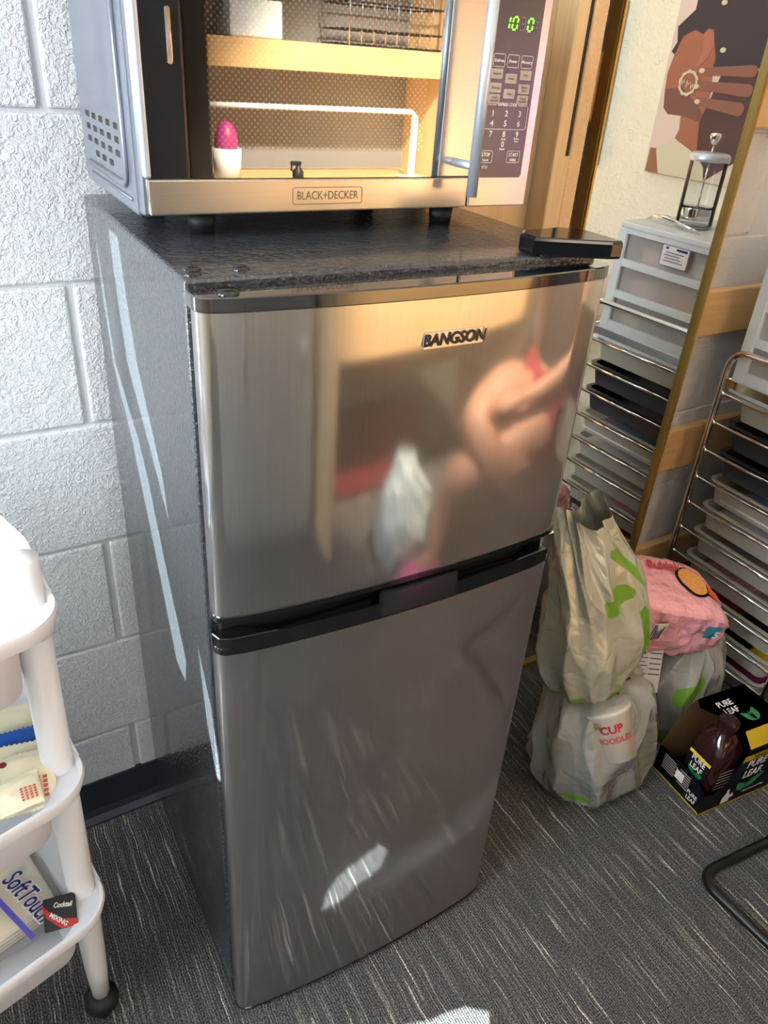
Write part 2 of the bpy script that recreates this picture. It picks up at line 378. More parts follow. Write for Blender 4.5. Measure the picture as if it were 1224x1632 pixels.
def copy_tree(o, d, label=None):
    c = o.copy(); COL.objects.link(c); c.location = Vector(o.location)+Vector(d)
    if label: c['label'] = label
    for ch in o.children:
        k = ch.copy(); COL.objects.link(k); k.parent = c
        for g in ch.children:
            s = g.copy(); COL.objects.link(s); s.parent = k
    return c
def lettering(name, s, size, m, mw, parent, ext=0.0002, align='CENTER', shear=0.0, bold=0.0, sx=1.0, spacing=1.0):
    """text lying in the local XY plane of matrix mw (world)"""
    cu = bpy.data.curves.new(name, 'FONT'); cu.body = s; cu.size = size; cu.extrude = ext; cu.align_x = align; cu.align_y = 'CENTER'
    cu.shear = shear; cu.offset = bold; cu.resolution_u = 3; cu.space_character = spacing
    t = bpy.data.objects.new('tmp', cu); COL.objects.link(t)
    bpy.context.view_layer.update()
    me = bpy.data.meshes.new_from_object(t.evaluated_get(bpy.context.evaluated_depsgraph_get()))
    bpy.data.objects.remove(t); bpy.data.curves.remove(cu)
    me.transform(mw @ Matrix.Diagonal((sx, 1, 1, 1))); me.transform(Matrix.Translation(-off_of(parent)))
    me.name = name; me.materials.clear(); me.materials.append(m)
    o = bpy.data.objects.new(name, me); COL.objects.link(o); o.parent = parent
    return o
def frame(origin, xdir, ydir):
    x = Vector(xdir).normalized(); y = Vector(ydir); y = (y-x*y.dot(x)).normalized(); z = x.cross(y)
    mm = Matrix((x, y, z)).transposed().to_4x4(); mm.translation = Vector(origin); return mm
def outline(bm, pts, wd, h, y, axis='Y', mi=0):
    """thin raised outline ring of polygon pts (2D), plane at y"""
    n = len(pts); c = Vector((sum(p[0] for p in pts)/n, sum(p[1] for p in pts)/n))
    inner = []
    for i in range(n):
        a = Vector(pts[i-1]); b = Vector(pts[i]); d = Vector(pts[(i+1) % n])
        t = (d-a).normalized(); nn = Vector((-t.y, t.x))
        if nn.dot(c-b) < 0: nn = -nn
        inner.append(tuple(b+nn*wd))
    def P(a, b): return {'Y': (a, y-h, b), 'X': (y, a, b), 'Z': (a, b, y+h)}[axis]
    A = [bm.verts.new(P(*p)) for p in pts]; B = [bm.verts.new(P(*p)) for p in inner]
    for i in range(n):
        f = bm.faces.new((A[i], A[(i+1) % n], B[(i+1) % n], B[i])); f.material_index = mi

# ------------------------------------------------------------------ room shell
WA, WO = 0.025646, 0.475239
wd = Vector((math.cos(WA), math.sin(WA), 0)); wn = Vector((math.sin(WA), -math.cos(WA), 0))
RW = Matrix.Rotation(WA, 4, 'Z'); RW.translation = Vector((0, WO, 0))
def onwall(bm): bmesh.ops.transform(bm, matrix=RW, verts=bm.verts)
b = NB(); bx(b, -1.62, 1.9, -3.2, 0.75, -0.05, 0); obj('floor', b, M['carpet'], kind='structure')
b = NB(); bx(b, -1.62, 1.9, -3.2, 0.75, 2.75, 2.8); obj('ceiling', b, M['ceiling'], kind='structure')
wb = NB(); bx(wb, -1.60, 1.76, 0.0045, 0.12, 0, 2.75); onwall(wb)
wall_back = obj('wall_back', wb, M['mortar'], kind='structure')
bw = NB(); bx(bw, -0.1985, 0.1985, -0.0, 0.03, -0.0992, 0.0992, 0.0035, 2)
bw.faces.ensure_lookup_table()
block_me = bpy.data.meshes.new('block'); bw.to_mesh(block_me); bw.free(); block_me.materials.append(M['block'])
bh = NB(); bx(bh, -0.0965, 0.0965, -0.0, 0.03, -0.0992, 0.0992, 0.0035, 2)
half_me = bpy.data.meshes.new('half_block'); bh.to_mesh(half_me); bh.free(); half_me.materials.append(M['block'])
z0 = 0.2118-0.2032
for r in range(-1, 13):
    zc = z0+0.2032*(r+0.5)
    if zc+0.1 > 2.74: continue
    off = -0.028 if r % 2 == 0 else -0.028+0.203
    for k in range(-4, 5):
        xc = off+0.4064*k+0.2032
        if xc-0.2 < -1.6 or xc+0.2 > 1.75:
            continue
        o = bpy.data.objects.new('block', block_me); COL.objects.link(o); o.parent = wall_back
        o.matrix_local = RW @ Matrix.Translation((xc, 0, zc))
        if zc < 0.1: o.scale.z = 1.0
b = NB(); bx(b, 1.70, 1.80, -3.2, 0.52, 0, 2.75); wall_right = obj('wall_right', b, M['drywall'], kind='structure')
b = NB(); bx(b, -1.6, 1.9, -3.25, -3.15, 0, 2.75); obj('wall_front', b, M['drywall'], kind='structure')
# left wall with a window
b = NB()
WY0, WY1, WZ0, WZ1 = -2.75, -1.05, 0.95, 2.35
bx(b, -1.72, -1.6, -3.2, WY0, 0, 2.75); bx(b, -1.72, -1.6, WY1, -0.72, 0, 2.75); bx(b, -1.72, -1.6, 0.12, 0.6, 0, 2.75)
for (q0, q1) in ((WY0, WY1), (-0.72, 0.12)): bx(b, -1.72, -1.6, q0, q1, 0, WZ0); bx(b, -1.72, -1.6, q0, q1, WZ1, 2.75)
obj('wall_left', b, M['drywall'], kind='structure')
b = NB()
for (a0, a1, c0, c1) in ((WY0, WY0+0.05, WZ0, WZ1), (WY1-0.05, WY1, WZ0, WZ1), (WY0, WY1, WZ0, WZ0+0.05), (WY0, WY1, WZ1-0.05, WZ1)):
    bx(b, -1.68, -1.64, a0, a1, c0, c1)
obj('window_1', b, M['white_plastic'], kind='structure')
b = NB()
for (a0, a1, c0, c1) in ((-0.72, -0.68, WZ0, WZ1), (0.08, 0.12, WZ0, WZ1), (-0.32, -0.28, WZ0, WZ1), (-0.72, 0.12, WZ0, WZ0+0.05), (-0.72, 0.12, WZ1-0.05, WZ1)): bx(b, -1.68, -1.64, a0, a1, c0, c1)
obj('window_2', b, M['white_plastic'], kind='structure')
# unseen sun mask, added; openings shaped to throw the sun streaks and floor patch
def to_mask(P, xb=-1.59):
    t = (Vector(P).x-xb)/SUN_D.x; q = Vector(P)-SUN_D*t; return (q.y, q.z)
slits = [
 [(0, y, z) for y, z in [(0.324, 1.150), (0.316, 1.054), (0.3, 0.974), (0.201, 0.868), (0.165, 0.827), (0.176, 0.88), (0.248, 0.992), (0.268, 1.067), (0.285, 1.165)]],
 [(0, y, z) for y, z in [(0.406, 1.115), (0.405, 1.028), (0.390, 0.941), (0.325, 0.862), (0.300, 0.815), (0.246, 0.706), (0.193, 0.587), (0.154, 0.583), (0.141, 0.629), (0.202, 0.734), (0.255, 0.84), (0.286, 0.879), (0.374, 0.948), (0.390, 1.036)]],
 [(0, y, z) for y, z in [(0.08, 0.702), (0.064, 0.594), (0.040, 0.525), (0.029, 0.517), (0.033, 0.573), (0.040, 0.635)]],
 [(x, y, 0) for x, y in [(0.178, -0.122), (0.225, -0.127), (0.262, -0.141), (0.285, -0.142), (0.325, -0.150), (0.356, -0.174), (0.345, -0.192), (0.300, -0.186), (0.234, -0.172), (0.200, -0.150)]],
]
cu = bpy.data.curves.new('tmp', 'CURVE'); cu.dimensions = '2D'; cu.fill_mode = 'BOTH'
def spl(pts):
    s = cu.splines.new('POLY'); s.points.add(len(pts)-1)
    for i, (a, c) in enumerate(pts): s.points[i].co = (a, c, 0, 1)
    s.use_cyclic_u = True
spl([(WY0-0.15, WZ0-0.15), (WY1+0.15, WZ0-0.15), (WY1+0.15, WZ1+0.15), (WY0-0.15, WZ1+0.15)])
for s_ in slits: spl([to_mask(p) for p in s_])
t = bpy.data.objects.new('tmp', cu); COL.objects.link(t); bpy.context.view_layer.update()
me = bpy.data.meshes.new_from_object(t.evaluated_get(bpy.context.evaluated_depsgraph_get())); bpy.data.objects.remove(t)
me.transform(Matrix(((0, 0, 1, -1.59), (1, 0, 0, 0), (0, 1, 0, 0), (0, 0, 0, 1))))
for s_ in slits: pass
me.materials.append(M['white_plastic']); me.name = 'sun_mask'
bl = bpy.data.objects.new('sun_mask', me); COL.objects.link(bl)
tag(bl, 'added white sheet over the left window, cut to shape the sun streaks', 'blind')

# cove base along the back wall
b = NB()
prism(b, [(-0.004, 0.10), (0.004, 0.10), (0.004, 0.0), (-0.018, 0.0), (-0.017, 0.004), (-0.008, 0.014), (-0.004, 0.028)], -1.6, 1.70, axis='X'); onwall(b)
obj('baseboard_back', b, M['baseboard'], kind='structure')
# wooden rails on the back wall
for i, (a0, a1) in enumerate(((0.130, 0.238), (0.468, 0.582), (0.812, 0.916), (1.235, 1.338), (1.66, 1.77))):
    b = NB(); bx(b, 0.80, 1.69, -0.022, -0.0005, a0, a1, 0.004, 2); onwall(b)
    obj('trim_%d' % (i+1), b, M['wood_x'], kind='structure')

# ------------------------------------------------------------------ refrigerator
FW, FD, FH = 0.4643, 0.4523, 1.1391
fr = thing('refrigerator', 'two-door refrigerator with stainless doors and hammered black sides under the microwave', 'refrigerator', (FW/2, FD/2, 0))
b = NB(); bx(b, 0.0, FW, 0.034, FD, 0.014, FH, 0.0035, 2); obj('body', b, M['hammered'], fr)
b = NB(); bx(b, 0.012, FW-0.012, 0.022, 0.036, 0.03, 1.116)
obj('gasket', b, M['gasket'], fr)
def front_y(x, bulge=0.014):
    t = (x-FW/2)/(FW/2); return 0.004-bulge*(1-t*t)
def door_profile(inset=0.0, back=0.024, r=0.016, n=28):
    x0, x1 = 0.001+inset, FW-0.001-inset
    P = [(x0, back)]
    yl = front_y(x0)+inset
    P += arc((x0+r, yl+r), r, PI, 1.5*PI-0.10, 7)
    for i in range(1, n): 
        x = x0+r+(x1-x0-2*r)*i/n; P.append((x, front_y(x)+inset))
    P += arc((x1-r, yl+r), r, 1.5*PI+0.10, 2*PI, 7)
    P += [(x1, back)]
    return P
def smooth_by_angle(o, ang=0.6):
    me = o.data; me.polygons.foreach_set('use_smooth', [True]*len(me.polygons))
    bmm = bmesh.new(); bmm.from_mesh(me)
    for e in bmm.edges:
        if len(e.link_faces) == 2 and e.calc_face_angle(0) > ang: e.smooth = False
    bmm.to_mesh(me); bmm.free()
b = NB(); prism(b, door_profile(), 0.797, 1.118); ud = obj('upper_door', b, M['door_steel'], fr); smooth_by_angle(ud)
b = NB(); prism(b, door_profile(), 0.016, 0.752); ldr = obj('lower_door', b, M['door_steel'], fr); smooth_by_angle(ldr)
for nm, a0, a1, ins, pr in (('door_cap', 1.118, 1.1315, -0.0015, ud), ('door_edge_trim', 0.788, 0.797, -0.001, ud), ('door_edge_trim', 0.012, 0.016, -0.001, ldr)):
    b = NB(); prism(b, door_profile(ins, 0.0325 if nm == 'door_cap' else 0.024), a0, a1, 0.0012); o = obj(nm, b, M['cap_gloss'] if nm == 'door_cap' else M['black_gloss'], pr); smooth_by_angle(o, 0.5)
b = NB(); lathe(b, [(0.0, 0.004), (0.007, 0.0035), (0.0095, 0.0015), (0.010, 0)], (0.030, 0.012, 1.1313), 20); obj('cap_plug', b, M['black_gloss'], ud)
# handle strip on top of the lower door: floor, rim and lip
prof = door_profile(-0.001)
b = NB(); prism(b, prof, 0.744, 0.754, 0.001); o = obj('handle_strip', b, M['black_gloss'], ldr); smooth_by_angle(o, 0.5)
b = NB()
def rim_strip(b, x0, x1, z0_, z1f, th=0.003, y_off=-0.001, n=24):
    prev = None
    for i in range(n+1):
        x = x0+(x1-x0)*i/n; yf = front_y(x)+y_off; z1_ = z1f(x)
        r = [b.verts.new((x, yf, z0_)), b.verts.new((x, yf, z1_)), b.verts.new((x, yf+th, z1_)), b.verts.new((x, yf+th, z0_))]
        if prev:
            for k in range(4): b.faces.new((prev[k], prev[(k+1) % 4], r[(k+1) % 4], r[k]))
        else: b.faces.new(r)
        prev = r
    b.faces.new(prev[::-1])
    bmesh.ops.recalc_face_normals(b, faces=b.faces)
rim_strip(b, 0.016, 0.193, 0.752, lambda x: 0.7665)
prism(b, [(0.0, 0.024), (0.0, 0.02), (0.004, 0.008), (0.017, 0.002), (0.07, -0.004), (0.042, 0.012), (0.03, 0.024)], 0.752, 0.7675, 0.001)
obj('handle_rim', b, M['black_gloss'], ldr); b = NB()
rim_strip(b, 0.297, FW-0.014, 0.752, lambda x: 0.7665)
prism(b, [(FW, 0.024), (FW, 0.02), (FW-0.004, 0.008), (FW-0.017, 0.002), (FW-0.07, -0.004), (FW-0.042, 0.012), (FW-0.03, 0.024)], 0.752, 0.7675, 0.001)
obj('handle_rim', b, M['black_gloss'], ldr)
b = NB()
rim_strip(b, 0.055, 0.186, 0.752, lambda x: 0.754+0.010*min(1, (x-0.055)/0.12), 0.002, 0.013)
obj('scoop_ridge', b, M['handle_gloss'], ldr); b = NB()
rim_strip(b, 0.300, 0.400, 0.752, lambda x: 0.764-0.006*(x-0.3)/0.1, 0.002, 0.013)
obj('scoop_ridge', b, M['handle_gloss'], ldr)
b = NB(); rim_strip(b, 0.192, 0.298, 0.748, lambda x: 0.7835, 0.010, -0.0035, 12)
bmesh.ops.bevel(b, geom=[e for e in b.edges if e.calc_face_angle(0) > 1.0], offset=0.0018, segments=2, affect='EDGES')
obj('handle_lip', b, M['handle_gloss'], ldr)
b = NB(); bx(b, 0.44, 0.461, 0.004, 0.03, 0.764, 0.790, 0.002); obj('middle_hinge', b, M['chrome'], fr)
# top hinge cover
b = NB(); prism(b, [(0.372, 0.034), (0.372, 0.058), (0.386, 0.072), (0.440, 0.078), (0.464, 0.060), (0.4655, 0.0), (0.462, -0.004), (0.449, -0.002)], 1.1395, 1.1585, 0.0035, seg=2)
obj('hinge_cover', b, M['black_gloss'], fr)
for (x, y) in ((0.012, 0.050), (0.016, 0.066), (0.058, 0.056)):
    b = NB(); lathe(b, [(0.0, 0.0035), (0.005, 0.003), (0.0078, 0.001), (0.008, 0)], (x, y, FH), 16); obj('hole_plug', b, M['black_gloss'], fr)
for x in (0.03, FW-0.03):
    for y in (0.07, FD-0.04):
        b = NB(); lathe(b, [(0.0, 0), (0.014, 0), (0.014, 0.015), (0, 0.015)], (x, y, 0), 12); obj('foot', b, M['black_matte'], fr)
# badge on upper door
xb0, xb1 = 0.216, 0.287
badge_m = mat('silver badge', (214, 206, 196), 0.3, 0.7)
b = NB()
for i in range(8):
    xa = xb0+(xb1-xb0)*i/8; xc = xb0+(xb1-xb0)*(i+1)/8
    vs = [(xa, front_y(xa)-0.0012, 1.0695), (xc, front_y(xc)-0.0012, 1.0695), (xc, front_y(xc)-0.0012, 1.0855), (xa, front_y(xa)-0.0012, 1.0855)]
    vb = [(x, y+0.003, z) for x, y, z in vs]
    A = [b.verts.new(v) for v in vs]; B = [b.verts.new(v) for v in vb]
    b.faces.new(A); 
    for k in range(4): b.faces.new((A[k], B[k], B[(k+1) % 4], A[(k+1) % 4]))
obj('badge', b, badge_m, ud)
lettering('lettering', 'BANGSON', 0.0165, M['ink_black'], frame((0.2515, front_y(0.25)-0.0022, 1.0775), (1, 0.0, 0), (0, 0, 1)), ud, shear=0.15, bold=0.0005, sx=0.93)

# ------------------------------------------------------------------ microwave
MX0, MX1, MZ0, MZ1, MY = 0.006, 0.469, 1.159, 1.432, 0.176
mw = thing('microwave', 'silver and black microwave oven standing on top of the refrigerator', 'microwave', (0.24, 0.31, FH))
b = NB(); bx(b, MX0, MX1-0.002, 0.200, 0.438, MZ0, MZ1, 0.003, 2)
# side bead
obj('case', b, M['mw_side'], mw)
b = NB()
pts = fillet([(MX0-0.001, 0.225, MZ1-0.01), (MX0-0.001, 0.225, 1.182), (MX0-0.001, 0.405, 1.182)], 0.02, 8)
tube(b, [pts[0]]+pts[1:], 0.0035, 8); pts2 = [(MX0-0.0005, 0.400, 1.172), (MX0-0.0005, 0.215, 1.172)]; tube(b, pts2, 0.0015, 6)
obj('side_bead', b, M['mw_side'], mw)
rows = ((1.2330, 5, 0), (1.2205, 5, 0), (1.2080, 5, 0), (1.1955, 3, 1))
for zr, cnt, o_ in rows:
    for k in range(cnt):
        yy = 0.395-0.0335*(k+o_)
        b = NB(); bx(b, MX0-0.0008, MX0+0.004, yy-0.0085, yy+0.0085, zr-0.0035, zr+0.0035, 0.0012, 1)
        obj('vent_slot', b, M['black_matte'], mw)
b = NB(); bx(b, 0.008, 0.382, 0.186, 0.202, 1.161, MZ1, 0.002)
door = obj('door', b, M['mw_side'], mw)
b = NB(); bx(b, 0.0125, 0.381, MY, 0.188, 1.1635, 1.1955, 0.0015, 2); obj('bottom_trim', b, M['mw_steel'], door)
b = NB(); bx(b, 0.3385, 0.3815, MY+0.0005, 0.188, 1.1965, MZ1, 0.0012, 2); obj('side_trim', b, M['mw_steel'], door)
b = NB(); bx(b, 0.0100, 0.0165, MY+0.001, 0.188, 1.1965, MZ1, 0.002, 2); obj('edge_trim', b, M['satin'], door)
# glass panel: black border ring + window pane
b = NB()
for (a0, a1, c0, c1) in ((0.0170, 0.0760, 1.1965, MZ1), (0.318, 0.338, 1.1965, MZ1), (0.076, 0.318, 1.1965, 1.2215), (0.076, 0.318, 1.41, MZ1)):
    bx(b, a0, a1, MY+0.004, 0.187, c0, c1)
obj('glass_border', b, M['black_matte'], door)
b = NB(); bx(b, 0.0168, 0.3383, MY+0.0012, MY+0.0032, 1.1965, MZ1); obj('glass_pane', b, M['mw_glass'], door)
b = NB(); bx(b, 0.076, 0.318, MY+0.007, MY+0.008, 1.2215, 1.41); obj('mesh_screen', b, M['screen'], door)
# cup, straws behind the reflection are real things on the counter opposite
b = NB(); bx(b, 0.3835, MX1, MY, 0.202, 1.163, MZ1, 0.002, 2); cp = obj('control_frame', b, M['mw_steel'], mw)
b = NB(); prism(b, rrect(0.3865, 0.4560, 1.1955, MZ1+0.02, 0.004), MY-0.0008, MY+0.002, axis='Y'); 
bmesh.ops.bisect_plane(b, geom=list(b.verts)+list(b.edges)+list(b.faces), plane_co=(0, 0, MZ1-0.001), plane_no=(0, 0, 1), clear_outer=True)
kp = obj('keypad', b, M['mw_panel'], mw)
YK = MY-0.0012
def kt(s, x, z, size, m='ink_white', sx=1.0, bold=0.0): lettering('lettering', s, size, M[m], frame((x, YK-0.0002, z), (1, 0, 0), (0, 0, 1)), kp, ext=0.0001, sx=sx, bold=bold)
XL, XM_, XR = 0.4035, 0.4225, 0.4415
b = NB()
for rr_ in [rrect(x-0.008, x+0.008, 1.308, 1.3205, 0.0015, 2) for x in (XL, XM_, XR)]+[rrect(0.3925, 0.4525, 1.2465, 1.2715, 0.003, 3)]+[rrect(x-0.0095, x+0.0095, 1.2115, 1.2245, 0.002, 2) for x in (0.4005, 0.4405)]:
    b = NB(); outline(b, rr_, 0.0005, 0.0001, YK); obj('key_outline', b, M['ink_white'], kp)
for s_, x in (('Defrost', XL), ('Power', XM_), ('Memory', XR)): kt(s_, x, 1.314, 0.0042, bold=0.00008)
pads = [(XL-0.001, 1.3005, 'Popcorn'), (XR+0.001, 1.3005, 'Pizza'), (XM_, 1.2965, 'Potato'), (XL-0.001, 1.287, 'Beverage'), (XR+0.001, 1.287, 'Dinner\nPlate'), (XM_, 1.2815, 'Soup'), (XL-0.001, 1.2760, 'Fresh\nVegetable'), (XR+0.001, 1.2760, 'Frozen\nVegetable')]
for x, z, s_ in pads:
    z += 0.001
    b = NB(); prism(b, rrect(x-0.0078, x+0.0078, z-0.0048, z+0.0048, 0.001, 2), YK-0.0003, YK+0.0008, axis='Y'); obj('key', b, M['pad_grey'], kp)
    lettering('lettering', s_, 0.0030, M['ink_grey'], frame((x, YK-0.0005, z), (1, 0, 0), (0, 0, 1)), kp, ext=0.0001)
b = NB(); bx(b, 0.407, 0.438, YK-0.0002, YK+0.0005, 1.2695, 1.2735); obj('keypad_gap', b, M['mw_panel'], kp)
kt('EXPRESS COOK', XM_, 1.2718, 0.0045, sx=0.85, bold=0.00008)
for s_, x, z in (('1', XL, 1.2625), ('2', XM_, 1.2625), ('3', XR, 1.2625), ('4', XL, 1.2525), ('5', XM_, 1.2525), ('6', XR, 1.2525), ('7', XL, 1.2415), ('8', XM_, 1.2415), ('9', XR, 1.2415), ('0', XM_, 1.2310)):
    kt(s_, x, z, 0.0085, bold=0.00012)
for s_, x, z, sz in (('Clock', XM_, 1.2365, 0.003), ('Kitchen\nTimer', XR, 1.2357, 0.0028), ('Unlock', XM_, 1.2262, 0.003), ('STOP', 0.4005, 1.2200, 0.0055), ('Cancel', 0.4005, 1.2145, 0.0036), ('START', 0.4405, 1.2200, 0.0055), ('+30SEC.', 0.4405, 1.2145, 0.0036), ('ECO', 0.4005, 1.2070, 0.0045)):
    kt(s_, x, z, sz, sx=0.9, bold=0.00008)
# seven segment clock
def seg7(b, d, x, z, w_, h_, t_):
    S = {'a': (0, h_, w_, h_), 'b': (w_, h_/2, w_, h_), 'c': (w_, 0, w_, h_/2), 'd': (0, 0, w_, 0), 'e': (0, 0, 0, h_/2), 'f': (0, h_/2, 0, h_), 'g': (0, h_/2, w_, h_/2)}
    on = {'1': 'bc', '0': 'abcdef', '3': 'abgcd'}[d]
    for k in on:
        xa, za, xc, zc = S[k]; sh = 0.12
        A = (x+xa+sh*za, z+za); C = (x+xc+sh*zc, z+zc)
        if abs(A[1]-C[1]) < 1e-6: bx(b, A[0]+t_*0.8, C[0]-t_*0.8, YK-0.0004, YK, A[1]-t_/2, A[1]+t_/2)
        else:
            v = [(A[0]-t_/2, A[1]+t_*0.6), (A[0]+t_/2, A[1]+t_*0.6), (C[0]+t_/2, C[1]-t_*0.6), (C[0]-t_/2, C[1]-t_*0.6)]
            prism(b, v, YK-0.0004, YK, axis='Y')
b = NB(); seg7(b, '1', 0.4045, 1.3435, 0.0058, 0.0115, 0.0016); seg7(b, '0', 0.4145, 1.3435, 0.0062, 0.0115, 0.0016); seg7(b, '0', 0.4355, 1.3435, 0.0062, 0.0115, 0.0016); obj('clock_digits', b, M['led_green'], kp)
b = NB(); seg7(b, '3', 0.4250, 1.3435, 0.0062, 0.0115, 0.0010); bx(b, 0.4470, 0.4486, YK-0.0004, YK, 1.3465, 1.3480); bx(b, 0.4475, 0.4491, YK-0.0004, YK, 1.3515, 1.3530); obj('unlit_digits', b, M['led_off'], kp)
# pull handle
b = NB(); tube(b, [(0.3615, 0.140, 1.181), (0.3615, 0.140, MZ1)], 0.0062, 16); hd = obj('handle', b, M['satin'], mw)
b = NB(); tube(b, [(0.3615, 0.140, 1.212), (0.3600, 0.178, 1.212)], 0.0045, 10); obj('handle_mount', b, M['satin'], hd); b = NB(); tube(b, [(0.3615, 0.140, 1.415), (0.3600, 0.178, 1.415)], 0.0045, 10); obj('handle_mount', b, M['satin'], hd)
b = NB(); outline(b, rrect(0.160, 0.242, 1.1705, 1.1875, 0.003, 4), 0.0007, 0.0003, MY); obj('badge_outline', b, M['ink_grey'], door)
lettering('lettering', 'BLACK+DECKER', 0.0118, M['ink_grey'], frame((0.2008, MY-0.0003, 1.179), (1, 0, 0), (0, 0, 1)), door, ext=0.0001, sx=0.83)
for x in (0.062, 0.36):
    for y in (0.214, 0.41):
        b = NB(); lathe(b, [(0, 0), (0.013, 0), (0.015, MZ0-FH+0.001), (0, MZ0-FH+0.001)], (x+0.012, y, FH), 16); obj('foot', b, M['black_matte'], mw)

# ------------------------------------------------------------------ maple cabinet parts behind the fridge
cab = thing('wooden_cabinet', 'tall pale maple cabinet end with a long black slot behind the refrigerator', 'cabinet', (0.7, 0.45, 0))
b = NB(); bx(b, 0.50, 0.700, 0.445, 0.478, 0.0, 2.0); obj('back_panel', b, M['wood_z'], cab)
b = NB(); bx(b, 0.7005, 0.7245, 0.400, 0.478, 0.0, 2.0, 0.003, 2); obj('front_board', b, M['wood_z'], cab)
b = NB(); bx(b, 0.7345, 0.762, 0.402, 0.478, 0.0, 2.0, 0.003, 2); obj('speckled_board', b, M['cork'], cab)
b = NB(); bx(b, 0.7243, 0.7348, 0.4025, 0.478, 0.0, 1.192); obj('filler_strip', b, M['wood_z'], cab)
b = NB(); bx(b, 0.7246, 0.7344, 0.406, 0.478, 1.1925, 2.0); obj('slot_dark_fill', b, M['black_matte'], cab)  # black fill stands in for the shade inside the slot

# ------------------------------------------------------------------ mirror
mir = thing('wall_mirror', 'tall gold framed mirror propped against the wooden rails of the back wall', 'mirror', (1.03, 0.47, 0.0))
def fwall(b): onwall(b)
ML, MR, MB_, MT = 0.832, 1.236, 0.0, 1.75
b = NB(); bx(b, ML+0.006, MR-0.006, -0.040, -0.036, MB_+0.01, MT-0.01); fwall(b); obj('mirror_glass', b, M['mirror'], mir)
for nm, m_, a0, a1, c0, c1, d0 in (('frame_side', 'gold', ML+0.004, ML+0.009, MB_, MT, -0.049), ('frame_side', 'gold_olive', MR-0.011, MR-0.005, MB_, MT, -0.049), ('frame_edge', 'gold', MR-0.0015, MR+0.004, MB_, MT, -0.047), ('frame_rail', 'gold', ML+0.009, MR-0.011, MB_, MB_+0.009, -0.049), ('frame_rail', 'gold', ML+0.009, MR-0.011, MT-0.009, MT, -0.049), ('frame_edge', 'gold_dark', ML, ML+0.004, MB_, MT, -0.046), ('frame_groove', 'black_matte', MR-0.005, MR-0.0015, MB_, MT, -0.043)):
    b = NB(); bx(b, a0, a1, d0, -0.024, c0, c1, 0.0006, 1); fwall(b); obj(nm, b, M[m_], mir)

# ------------------------------------------------------------------ pictures on the right wall (mirror coordinates y,z on x=1.70)
def flatpoly(b, pts, x, mi=0):
    tri = tessellate_polygon([[Vector((p[0], p[1], 0)) for p in pts]])
    vs = [b.verts.new((x, p[0], p[1])) for p in pts]
    for t_ in tri:
        try:
            f = b.faces.new([vs[i] for i in t_]); f.material_index = mi
        except ValueError: pass
PM = {k: mat('art '+k, c, 0.7) for k, c in dict(rose=(214, 190, 176), tan=(196, 156, 128), hair=(62, 50, 54), skin=(160, 98, 72), shade=(122, 78, 66), shirt=(206, 194, 162), arm=(150, 96, 66), deep=(84, 56, 52), ear=(172, 106, 80), finger=(138, 88, 72), metal=(206, 190, 160), blue=(140, 164, 178), grey=(92, 84, 80), lilac=(170, 140, 140), dark=(88, 62, 58)).items()}
pc = thing('canvas_print', 'canvas print of a person in profile touching a large hoop earring, seen in the mirror', 'picture', (1.69, 0.11, 1.07))
b = NB(); bx(b, 1.680, 1.6985, -0.137, 0.36, 1.073, 1.78, 0.001); cb = obj('canvas', b, PM['rose'], pc)
P2 = dict(
 hair=[(-0.082, 1.60), (-0.083, 1.46), (-0.127, 1.423), (-0.118, 1.388), (-0.13, 1.367), (-0.119, 1.36), (-0.103, 1.403), (-0.068, 1.417), (-0.041, 1.407), (-0.03, 1.42), (-0.014, 1.418), (0.012, 1.358), (0.012, 1.337), (0.16, 1.341), (0.20, 1.6)],
 skin=[(-0.119, 1.36), (-0.129, 1.316), (-0.124, 1.272), (-0.116, 1.235), (-0.098, 1.221), (-0.053, 1.221), (-0.048, 1.188), (-0.056, 1.164), (0.027, 1.135), (0.032, 1.151), (0.022, 1.224), (0.024, 1.282), (0.012, 1.337), (0.012, 1.358), (-0.014, 1.418), (-0.03, 1.42), (-0.041, 1.407), (-0.068, 1.417), (-0.103, 1.403)],
 shade=[(-0.1235, 1.279), (-0.072, 1.287), (-0.008, 1.251), (0.022, 1.224), (0.023, 1.21), (-0.050, 1.2215), (-0.097, 1.2215), (-0.115, 1.235)],
 deep=[(0.011, 1.209), (0.045, 1.335), (0.16, 1.335), (0.16, 1.14), (0.071, 1.077), (0.027, 1.136)],
 shirt=[(-0.108, 1.134), (-0.081, 1.146), (-0.058, 1.168), (0.027, 1.135), (0.059, 1.109), (0.069, 1.0745), (-0.084, 1.0745)],
 arm=[(-0.129, 1.135), (-0.099, 1.136), (-0.083, 1.0745), (-0.130, 1.0745)],
 ear=[(-0.04, 1.411), (-0.026, 1.42), (-0.01, 1.411), (-0.002, 1.384), (-0.011, 1.357), (-0.037, 1.332), (-0.042, 1.335), (-0.031, 1.37)])
for i, (k, mm) in enumerate((('skin', 'skin'), ('shade', 'shade'), ('deep', 'deep'), ('hair', 'hair'), ('ear', 'ear'), ('arm', 'arm'), ('shirt', 'shirt'))):
    b = NB(); flatpoly(b, P2[k], 1.6795-0.0003*i); obj('painted_shape', b, PM[mm], cb)
b = NB()
